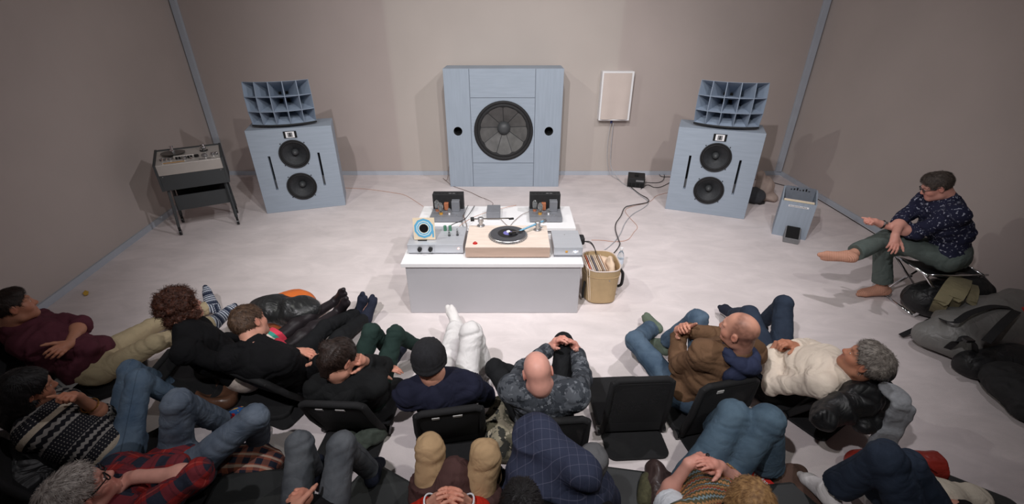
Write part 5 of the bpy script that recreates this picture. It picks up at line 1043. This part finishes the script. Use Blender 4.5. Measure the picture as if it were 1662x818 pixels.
# watch, bracelet, ring, overshirt, vest waistband, glasses cord
P = PP['chairman']; J = P[1]; d = J['wl']-J['el']; band(P, J['wl']-d*.06, J['wl'], .031, .007, 'watch_strap', M['knob'])
wp = J['wl']-d*.06; sub('watch_face', MB().box(wp+np.array([-.0, -.024, .024]), (.03, .022, .02), np.array(Matrix.Rotation(.7, 3, 'X'))), M['steel'], P, bevel=.004)
P = PP['cardigan']; J = P[1]; band(P, J['wl']+(J['el']-J['wl'])*.42, J['el'], .038, .004, 'bracelet', M['gold'])
P = PP['fairisle']; J = P[1]; fu = nrm(J['fl']-J['wl']); sub('finger_ring', MB().lathe([(.009, 0), (.008, .006), (0, .008)], J['wl']+fu*.11+np.array([.0, 0, .003]), 'z', 12), M['knob'], P)
H = P[2]['H']; cpts = [H(-.085, .02, .0), H(-.10, .05, -.06), H(-.08, .10, -.13), H(-.05, .12, -.16)]; sub('spectacle_cord', MB().tube(spline([tuple(x) for x in cpts]), .003, 6), M['knob'], P)
P = PP['tan']; J = P[1]; Fp = P[2]['Fp']
c = SDF().ell(J['pe'], (.20, .15, .13), Fp, .05)
for q in 'lr': e = J['h'+q]+(J['k'+q]-J['h'+q])*(.66 if q == 'l' else .60); c.cone(J['h'+q], e, .112, .098, .06, flat=True)
km = (J['kl']+J['kr'])/2; c.cone(J['pe'], J['pe']+(km-J['pe'])*.72, .12, .08, .08)
c.ell(P[2]['mid'], (.175, .14, .2), P[2]['Fc'], .06)
ov = garment('overshirt', c, CL['brownshirt'], P[0], P[2]['base'], [(J['hl'], J['kl'], Fp[0], 0, .1), (J['hr'], J['kr'], Fp[0], 0, .1)], .0085, .012, 5, [(J['pe'], .3)])
for k in range(3): sub('snap_button', MB().lathe([(.007, 0), (.006, .003), (0, .004)], np.array(at(722-4*k, 784+14*k, .36)), 'z', 12), M['steel'], P)
for q in 'lr':
    d = J['w'+q]-J['e'+q]; band(P, J['w'+q]-d*.14, J['w'+q], .042, .004, 'striped_cuff', CL['whitetee'])
# white stitching on the dark jeans
P = PP['darkjeans']; J = P[1]
M['stitch'] = mat('white_thread', (206, 204, 196), .8)
for q in 'l':
    hip, K, A = J['h'+q], J['k'+q], J['a'+q]; d = nrm(A-K); u = nrm(np.cross(d, (0, 0, 1.))); v = np.cross(d, u); e = K+(A-K)*.80; r = .072
    sub('hem_stitching', MB().tube([tuple(e+(u*math.cos(t)+v*math.sin(t))*r*.98) for t in np.linspace(0, 2*math.pi, 33)], .0022, 5, False), M['stitch'], P)
# ------------------------------------------------------------------ floor chairs, cushions, stool
M['mesh'] = mat('black_mesh_fabric', (24, 24, 26), .9, .3, 200, alpha=.9); M['pad'] = mat('black_padded_fabric', (20, 20, 22), .85, .15, 40, .3, 300); M['leatherette'] = mat('charcoal_leatherette', (46, 48, 48), .5, .08, 12, .15, 200)
M['paper'] = mat('white_paper_tag', (196, 194, 192), .8, .03, 20)
def rslab(w, y0, y1, z0, z1, r=.05):
    P = []
    for cx_, cy_, a0 in ((w/2-r, y1-r, 0), (-w/2+r, y1-r, 90), (-w/2+r, y0+r, 180), (w/2-r, y0+r, 270)):
        for k in range(5): a = math.radians(a0+22.5*k); P.append((cx_+r*math.cos(a), cy_+r*math.sin(a)))
    return prism(P, z0, z1)
def floor_chair(loc, rz, lean, label, tags=0, flap=.24):
    t = thing('floor_chair', label, 'floor chair', (loc[0], loc[1], 0), rz, 'black floor chairs')
    rslab(.40, 0.0, .44, .004, .05, .06).build('seat_pad', M['pad'], t, bevel=.012)
    rslab(.37, -flap, .02, .002, .02, .05).build('rear_flap', M['pad'], t, bevel=.005)
    R = rotm('X', lean); W, Hh = .40, .47
    def tr(mb): mb.v = [tuple(R@np.array(v)+np.array([0, -.012, .04])) for v in mb.v]; return mb
    fr = [(-W/2+.02, 0, .0), (-W/2+.02, -.01, Hh*.5), (-W/2+.03, 0, Hh-.04), (-W/2+.06, 0, Hh-.015), (W/2-.06, 0, Hh-.015), (W/2-.03, 0, Hh-.04), (W/2-.02, -.01, Hh*.5), (W/2-.02, 0, 0)]
    f = tr(MB().tube(fr, .02, 8)).build('back_frame', M['pad'], t, smooth=True)
    tr(MB().span((-W/2+.02, -.016, 0), (W/2-.02, .016, .1))).build('lower_pad', M['pad'], t, bevel=.012)
    V = []; F = []
    for i in range(9):
        for j in range(7):
            for d in (0, .004): V.append((-W/2+.03+(W-.06)*i/8, -.012-.018*math.sin(math.pi*i/8)*math.sin(math.pi*j/6)-d, .09+(Hh-.12)*j/6))
    ix = lambda i, j, d: (i*7+j)*2+d
    for i in range(8):
        for j in range(6): F += [(ix(i, j, 0), ix(i+1, j, 0), ix(i+1, j+1, 0), ix(i, j+1, 0)), (ix(i, j, 1), ix(i, j+1, 1), ix(i+1, j+1, 1), ix(i+1, j, 1))]
    tr(MB().add(V, F)).build('mesh_panel', M['mesh'], t, smooth=True)
    tr(MB().span((-W/2+.02, -.018, Hh-.1), (W/2-.02, .012, Hh-.02))).build('top_band', M['pad'], t, bevel=.012)
    for x in (-W/2, W/2): MB().lathe([(0, -.012), (.028, -.012), (.028, .012), (0, .012)], (x, 0, .035), 'x', 14).build('hinge', M['knob'], t)
    for k in range(tags): tr(MB().span((-.09+.11*k, -.0225, Hh-.062), (-.05+.12*k, -.0185, Hh-.04))).build('paper_tag', M['paper'], t)
    return t
for k, lab, tg_, dl in (('maroon', 'black floor chair under the reclining man in the maroon jumper', 0, 0), ('curly', 'black floor chair behind the curly haired woman', 0, 0), ('blackjacket', 'black floor chair behind the man in the black jacket', 0, 0), ('hoodie', 'black floor chair with white tags behind the woman in the hoodie', 2, 0),
        ('beanie', 'black floor chair with paper tags behind the person in the beanie', 2, 0), ('bald', 'black mesh floor chair behind the bald man', 0, 0), ('brown', 'black floor chair under the balding man in the brown jacket', 1, 0), ('cream', 'black floor chair under the reclining man in the cream shirt', 0, 0),
        ('cardigan', 'black floor chair under the woman in the patterned cardigan', 0, 0), ('plaid', 'black floor chair under the man in the plaid shirt', 0, 0)):
    J = PP[k][1]; f = PP[k][2]['Fc'][1]*.6+PP[k][2]['Fp'][1]*.4; f = nrm((f[0], f[1], 0)); up = PP[k][2]['sm']-J['pe']
    lean = math.atan2(-(up@f), up[2]); p = J['pe']-f*(.175+.03*math.sin(max(lean, 0)))
    if k == 'curly': p, f, lean = np.array([-1.88, 2.16]), np.array([.99, .12]), 1.35
    if k == 'blackjacket': p, f, lean = np.array([-1.49, 2.22]), np.array([.37, .93]), 1.0
    floor_chair(p, math.atan2(f[1], f[0])-math.pi/2, max(lean*.55, .12)+.02, lab, tg_)
floor_chair((.735, 1.93), math.radians(3), .10, 'empty black mesh floor chair between the bald man and the brown jacket', 0, .2)
for (x, y, w_, d_, rz, lab) in ((405, 803, .42, .40, .1, 'dark grey cushion at the bottom between plaid shirt and grey jeans'), (612, 806, .42, .40, -.5, 'dark grey cushion at the bottom right of the grey jeans'), (1020, 800, .44, .40, -.15, 'dark grey cushion right of the checked jacket at the bottom'), (1268, 812, .4, .3, .1, 'dark grey cushion under the brown suede coat'), (1560, 812, .44, .42, -.6, 'dark grey cushion under the cream jumper, bottom right')):
    p = at(x, y, .1); t = thing('floor_cushion', lab, 'cushion', (p[0], p[1]-.05, 0), rz, 'dark floor cushions')
    rslab(w_, -d_/2, d_/2, .004, .10, .05).build('cushion_pad', M['leatherette'], t, bevel=.02)
    MB().tube([(v[0]*1.002, v[1]*1.002, .055) for v in rslab(w_, -d_/2, d_/2, 0, .1, .05).v[:20]]+[rslab(w_, -d_/2, d_/2, .055, .1, .05).v[0]], .004, 5, False).build('piping', M['pad'], t)
t = thing('folding_stool', 'chrome folding stool with black cloth seat under the man in spectacles', 'stool', (3.62, 3.32, 0))
for y in (-.16, .16):
    MB().tube([(-.23, y, .42), (.17, y, .008)], .011, 10).build('leg', M['chrome'], t, smooth=True); MB().tube([(.23, y+.025*np.sign(y), .42), (-.17, y+.025*np.sign(y), .008)], .011, 10).build('leg', M['chrome'], t, smooth=True)
    MB().lathe([(0, -.02), (.012, -.02), (.012, .02), (0, .02)], (0, y+.012*np.sign(y), .205), 'y', 10).build('pivot', M['steel'], t)
for x in (-.23, .23): MB().tube([(x, -.2, .42), (x, .2, .42)], .011, 10).build('seat_rail', M['chrome'], t, smooth=True)
for x in (-.17, .17): MB().tube([(x, -.18, .012), (x, .18, .012)], .010, 8).build('floor_bar', M['chrome'], t, smooth=True)
for y in (-.185, .185): MB().tube([(-.23, y, .42), (.0, y, .415), (.27, y, .42)], .009, 8).build('side_rail', M['chrome'], t, smooth=True)
V = []; F = []
for i in range(9):
    for j in range(2):
        for d in (0, .006): V.append((-.225+.45*i/8, -.15+.3*j, .425-.06*math.sin(math.pi*i/8)-d))
ix = lambda i, j, d: (i*2+j)*2+d
for i in range(8): F += [(ix(i, 0, 0), ix(i+1, 0, 0), ix(i+1, 1, 0), ix(i, 1, 0)), (ix(i, 0, 1), ix(i, 1, 1), ix(i+1, 1, 1), ix(i+1, 0, 1)), (ix(i, 0, 0), ix(i, 0, 1), ix(i+1, 0, 1), ix(i+1, 0, 0)), (ix(i, 1, 0), ix(i+1, 1, 0), ix(i+1, 1, 1), ix(i, 1, 1))]
MB().add(V, F).build('cloth_seat', M['pad'], t, smooth=True)
# ------------------------------------------------------------------ bags, coats and belongings
def ribbon(pts, wid, m, name, parent=None, base=(0, 0, 0), up=(0, 0, 1), th=.004):
    P = spline(pts, 8); V = []; F = []
    for i, p in enumerate(P):
        t_ = nrm(np.array(P[min(i+1, len(P)-1)])-np.array(P[max(i-1, 0)])); s_ = nrm(np.cross(t_, up)); n_ = np.cross(s_, t_)
        for a, b in ((-1, 0), (1, 0), (1, 1), (-1, 1)): V.append(np.array(p)+s_*a*wid/2+n_*b*th-np.array(base))
    for i in range(len(P)-1):
        for k in range(4): F.append((i*4+k, i*4+(k+1) % 4, (i+1)*4+(k+1) % 4, (i+1)*4+k))
    F += [(3, 2, 1, 0), tuple(range(len(P)*4-4, len(P)*4))]
    return MB().add(V, F).build(name, m, parent)
M['blackleather'] = mat('black_leather', (36, 37, 38), .38, .15, 12, .25, 120, wrinkle=.5); M['orange'] = mat('orange_nylon', (216, 110, 44), .6, .08, 12, .2, 100); M['brownleather'] = mat('brown_leather', (96, 66, 50), .35, .15, 10, .2, 90); M['suede'] = mat('brown_suede', (84, 62, 52), .9, .1, 9, .3, 200, wrinkle=.4)
M['redleather'] = mat('dark_red_leather', (146, 44, 34), .45, .12, 10, .2, 90, wrinkle=.4); M['creamwool'] = mat('cream_wool', (214, 204, 186), .95, .05, 12, .6, 160, wrinkle=.4); M['olive'] = mat('olive_canvas', (126, 118, 90), .85, .1, 9, .3, 200, wrinkle=.4); M['greytarp'] = mat('grey_tarpaulin', (118, 117, 114), .45, .05, 5, .15, 60, wrinkle=.3); M['oliveknit'] = mat('olive_knit', (74, 72, 50), .95, .2, 60, .6, 200, stretch=(1, 1, .3))
M['puffer'] = mat('black_puffer_nylon', (20, 21, 23), .5, .12, 9, .2, 60, wrinkle=.5); M['greymarl'] = mat('grey_marl', (140, 142, 146), .95, .1, 60, .4, 250, wrinkle=.4)
CAMO2 = pattern('beige_camouflage', camo([(150, 142, 122), (112, 108, 92), (62, 62, 58), (176, 166, 146)], 11))
PL2 = pattern('rust_plaid_flannel', lambda ma, mix, no, st, x, y, z: mix(ma('MULTIPLY', st(y, .06, .2, .3), .6), mix(.5, mix(st(x, .07, .5), (150, 92, 72), (40, 42, 54)), mix(st(y, .06, .5), (152, 84, 66), (36, 40, 54))), (196, 178, 160)))
CHK = pattern('blue_checked_wool', lambda ma, mix, no, st, x, y, z: mix(ma('MULTIPLY', st(y, .042, .045, .3), .3), mix(ma('MULTIPLY', st(x, .036, .05), .3), mix(no(9), (42, 46, 64), (54, 60, 80)), (116, 116, 138)), (120, 120, 140)))
def heap(name, label, cat, prims, m, **k):
    s = SDF()
    for p in prims:
        if p[0] == 'e': s.ell(p[1], p[2], p[3] if len(p) > 3 else None, k=.05)
        else: s.cone(p[1], p[2], p[3], p[4], .04)
    return tag(blob(name, s, m, floor=.004, **k), label, cat)
A_ = at
t = thing('backpack', 'orange backpack on the floor, partly covered by a black leather jacket', 'backpack', tuple(A_(470, 505, 0))); b0 = np.array(t.location)
s = SDF().ell(A_(474, 500, .14), (.2, .2, .13), k=.05).ell(A_(465, 515, .09), (.17, .12, .09), k=.05); blob('pack_body', s, M['orange'], t, base=b0, fold=.006, floor=.004)
ribbon([A_(505, 496, .12), A_(511, 502, .10), A_(512, 512, .06)], .03, M['orange'], 'strap', t, b0)
heap('leather_jacket', 'black leather jacket heaped on the orange backpack beside the black tights', 'jacket', [('e', A_(447, 500, .2), (.2, .15, .10)), ('e', A_(482, 503, .22), (.17, .13, .09)), ('c', A_(424, 505, .1), A_(470, 520, .13), .08, .06), ('c', A_(470, 496, .27), A_(507, 506, .2), .06, .05)], M['blackleather'], fold=.016, fs=6, seed=2)
s = SDF().ell(A_(345, 640, .09), (.19, .11, .09), rotm('Z', -.35).T, .03).ell(A_(352, 618, .19), (.15, .11, .10), rotm('Z', -.35).T, .03, '-')
tag(blob('handbag', s, M['brownleather'], fold=.004, fs=8, floor=.004), 'brown leather crescent handbag on the floor behind the curly haired woman', 'handbag')
heap('camouflage_jacket', 'beige camouflage jacket crumpled on the floor left of the bald man', 'jacket', [('e', A_(812, 672, .12), (.07, .09, .10)), ('e', A_(815, 712, .09), (.10, .12, .09)), ('c', A_(800, 690, .1), A_(825, 728, .06), .06, .06)], CAMO2, fold=.016, fs=9, seed=5)
heap('plaid_shirt', 'rust and navy plaid shirt crumpled on the floor beside the lying man', 'shirt', [('e', A_(405, 748, .06), (.16, .10, .06)), ('c', A_(365, 760, .05), A_(420, 735, .08), .05, .06), ('e', A_(435, 752, .05), (.07, .07, .05))], PL2, fold=.016, fs=9, seed=6)
heap('green_jacket', 'dark green ribbed jacket lying on the floor behind the woman in the hoodie', 'jacket', [('c', A_(570, 728, .06), A_(612, 702, .07), .05, .05), ('e', A_(560, 722, .05), (.09, .08, .05))], mat('dark_green_cloth', (66, 74, 66), .9, .2, 22, .4, 160, wrinkle=.5), fold=.012, fs=12, seed=7)
t = thing('shoulder_bag', 'long dark red leather bag lying on the floor behind the dark jeans', 'bag', tuple(A_(1470, 752, 0))); b0 = np.array(t.location)
a, b = A_(1396, 752, .10), A_(1522, 756, .11)
s = SDF().cone(a, b, .07, .075, .02, True).ell((a+b)/2-np.array([0, 0, .03]), (.2, .09, .07), k=.04); d = nrm(b-a); s.cone(b-d*.1, b+d*.1, .06, .064, .004, False, '-'); blob('bag_body', s, M['redleather'], t, base=b0, fold=.006, fs=8, h=.006, floor=.004)
ribbon([A_(1500, 758, .17), A_(1506, 766, .15), A_(1512, 774, .10), A_(1519, 772, .10), A_(1515, 763, .16), A_(1507, 757, .18)], .022, M['redleather'], 'strap', t, b0)
heap('cream_jumper', 'cream woollen jumper heaped on a cushion at the bottom right', 'jumper', [('e', A_(1520, 806, .20), (.13, .10, .08)), ('c', A_(1487, 795, .2), A_(1530, 812, .2), .05, .06), ('c', A_(1502, 777, .2), A_(1548, 803, .2), .032, .034), ('e', A_(1575, 808, .18), (.09, .06, .055))], M['creamwool'], fold=.010, fs=10, seed=8)
heap('suede_coat', 'brown suede coat spread on the floor under the white sock', 'coat', [('c', A_(1272, 778, .04), A_(1325, 818, .05), .05, .06), ('e', A_(1285, 785, .03), (.10, .09, .04)), ('c', A_(1276, 768, .07), A_(1296, 766, .05), .03, .03)], M['suede'], fold=.012, fs=7, seed=9)
heap('leather_coat', 'dark brown leather coat bunched beside the blonde woman', 'coat', [('c', A_(1064, 765, .14), A_(1072, 812, .1), .045, .07), ('e', A_(1076, 795, .08), (.08, .1, .08))], mat('dark_brown_leather', (62, 48, 46), .4, .15, 12, .2, 90, wrinkle=.5), fold=.012, fs=11, seed=10)
heap('knitted_hat', 'olive knitted hat tucked against the dark brown leather coat', 'hat', [('c', A_(1050, 780, .12), A_(1049, 812, .10), .04, .045)], M['oliveknit'], fold=.004, fs=14, seed=11)
t = thing('booklet', 'red booklet with a white label on the floor right of the blonde woman', 'booklet', tuple(A_(1240, 798, .06)), math.radians(-62)); t.rotation_euler = (.35, 0, math.radians(-62))
MB().span((-.11, -.07, 0), (.11, .07, .012)).build('cover', M['red'], t, bevel=.002); MB().span((.03, -.035, .012), (.06, .005, .0135)).build('white_label', M['paper'], t)
for i in range(8): MB().span((-.085+.013*i, .03, .012), (-.076+.013*i, .046 if i % 3 else .05, .0132)).build('letter', M['paper'], t)
heap('puffer_jacket', 'black puffer jacket hung over the floor chair behind the man in the cream shirt', 'jacket', [('c', PP['cream'][1]['sl']+np.array([-.10, -.2, -.02]), PP['cream'][1]['ne']+np.array([.0, -.17, -.02]), .06, .075), ('c', PP['cream'][1]['ne']+np.array([.0, -.17, -.03]), PP['cream'][1]['ne']+np.array([.25, .05, .0]), .075, .06), ('c', PP['cream'][1]['ne']+np.array([.02, -.24, -.14]), PP['cream'][1]['ne']+np.array([.24, -.05, -.12]), .06, .07)], M['puffer'], fold=.02, fs=9, seed=12)
pc = PP['cream'][1]['ne']
s = SDF(); Rz = rotm('Z', -.25).T
s.box(pc+np.array([.13, -.275, -.06]), (.055, .016, .10), Rz, .014, .02).box(pc+np.array([.10, -.295, -.21]), (.065, .015, .09), rotm('Z', -.1).T, .013, .03).ell(pc+np.array([.13, -.2, .055]), (.06, .08, .02), k=.03)
tag(blob('grey_hoodie', s, M['greymarl'], fold=.006, fs=9, seed=13, h=.007), 'light grey marl hoodie hanging from the black puffer jacket behind the cream shirt', 'hoodie')
J = PP['checked'][1]
heap('checked_jacket', 'navy checked wool jacket laid over the knees at the bottom centre', 'jacket', [('c', J['hl']+np.array([-.03, .02, .15]), J['kl']+np.array([-.005, 0, .03]), .12, .095), ('c', J['hr']+np.array([.03, .02, .12]), (J['hr']+J['kr'])/2+np.array([.02, -.0, .05]), .12, .105), ('e', (J['kl']+J['kr'])/2*.55+J['pe']*.45+np.array([.0, 0, .06]), (.2, .15, .12)), ('c', J['kl']+np.array([0, -.02, -.0]), J['kr']+np.array([-.06, -.06, -.02]), .085, .08), ('c', J['kl']+np.array([0, .02, .02]), J['kl']+np.array([-.01, .07, -.1]), .075, .05), ('c', J['pe']+np.array([.22, .05, .22]), J['hr']+np.array([.2, .12, .06]), .06, .05)], CHK, fold=.016, fs=7, seed=14)
# against the right wall
t = thing('backpack', 'black backpack with olive straps on the floor behind the folding stool', 'backpack', tuple(A_(1535, 490, 0))); b0 = np.array(t.location)
s = SDF().ell(A_(1510, 485, .15), (.20, .16, .15), k=.05).ell(A_(1560, 478, .2), (.22, .17, .2), k=.06); blob('pack_body', s, M['puffer'], t, base=b0, fold=.012, fs=6, floor=.004)
ribbon([A_(1556, 452, .36), A_(1546, 462, .43), A_(1534, 480, .39), A_(1524, 497, .30), A_(1519, 508, .18)], .09, M['olive'], 'padded_strap', t, b0, th=.02)
ribbon([A_(1566, 452, .34), A_(1562, 466, .43), A_(1552, 484, .40), A_(1540, 500, .28)], .085, M['olive'], 'padded_strap', t, b0, th=.018)
ribbon([A_(1578, 462, .34), A_(1580, 474, .40), A_(1575, 494, .34), A_(1570, 506, .22)], .06, M['olive'], 'olive_panel', t, b0, th=.012)
ribbon([A_(1520, 492, .3), A_(1530, 500, .22), A_(1543, 495, .3), A_(1550, 480, .38)], .04, M['olive'], 'strap', t, b0)
ribbon([A_(1575, 460, .36), A_(1595, 475, .3), A_(1603, 492, .2)], .05, M['olive'], 'strap', t, b0)
t = thing('duffel_bag', 'large grey tarpaulin duffel bag with black straps by the right wall', 'bag', tuple(A_(1590, 560, 0))); b0 = np.array(t.location)
d0, d1 = A_(1545, 540, .17), A_(1660, 530, .20); d0 = np.array(d0); d1 = np.array([4.05, 2.95, .2])
s = SDF().cone(d0, d1, .15, .17, .05).ell((d0+d1)/2, (.36, .2, .17), k=.06).cone(d0+np.array([-.14, .04, -.04]), d0+np.array([.0, -.12, -.05]), .09, .09, .06); blob('bag_body', s, M['greytarp'], t, base=b0, fold=.009, fs=5, seed=3, floor=.004)
ribbon([A_(1462, 545, .02), A_(1490, 532, .08), A_(1520, 514, .2), A_(1533, 521, .30), A_(1552, 522, .36), A_(1575, 508, .38), A_(1610, 498, .38), A_(1640, 500, .36)], .04, M['pad'], 'strap', t, b0)
ribbon([A_(1535, 568, .10), A_(1550, 556, .25), A_(1568, 548, .31), A_(1580, 556, .28), A_(1583, 575, .15)], .04, M['pad'], 'strap', t, b0)
ribbon([A_(1600, 555, .30), A_(1625, 528, .38), A_(1650, 505, .38)], .05, M['pad'], 'strap', t, b0)
MB().box(np.array(A_(1572, 552, .32))-b0, (.06, .04, .02)).build('buckle', M['knob'], t, bevel=.004)
heap('black_holdall', 'black bag lying in front of the grey duffel bag', 'bag', [('c', A_(1575, 590, .09), A_(1650, 585, .12), .09, .11), ('e', A_(1620, 598, .08), (.2, .12, .08))], M['puffer'], fold=.012, fs=6, seed=15)
heap('quilted_coat', 'black quilted coat at the right edge in front of the black bag', 'coat', [('e', A_(1655, 630, .12), (.17, .22, .12)), ('c', A_(1640, 605, .1), A_(1670, 660, .1), .08, .1)], mat('black_quilting', (28, 28, 29), .8, .25, 26, .7, 45), fold=.006, fs=18, seed=16)
heap('red_scarf', 'small red cloth behind the grey duffel bag at the right edge', 'scarf', [('e', A_(1656, 508, .30), (.06, .05, .05))], M['red'], fold=.005, fs=12, seed=17)
# in the dark at the lower left
heap('black_coat', 'black coat bundled in the dark behind the woman in the cardigan', 'coat', [('e', A_(20, 790, .2), (.2, .25, .2)), ('c', A_(5, 740, .25), A_(60, 780, .15), .12, .12)], M['puffer'], fold=.014, fs=6, seed=18)
t = thing('leaflet', 'printed white leaflet on the floor behind the dark haired woman', 'leaflet', tuple(A_(105, 622, .15)), .5); t.rotation_euler = (.3, 0, -.5)
MB().span((-.1, -.07, 0), (.1, .07, .003)).build('sheet', M['paper'], t)
for i in range(5): MB().span((-.08, -.05+.022*i, .003), (.02+.012*(i % 3), -.042+.022*i, .0036)).build('printed_line', M['greyplate'], t)
heap('folded_coat', 'black folded coat under the printed leaflet beside the maroon jumper', 'coat', [('c', A_(85, 625, .06), A_(135, 655, .06), .06, .06)], M['puffer'], fold=.008, fs=8, seed=19)
heap('canvas_bag', 'pale grey canvas bag at the left edge behind the dark haired woman', 'bag', [('e', A_(14, 592, .16), (.13, .1, .15))], M['linen'], fold=.006, fs=8, seed=20)
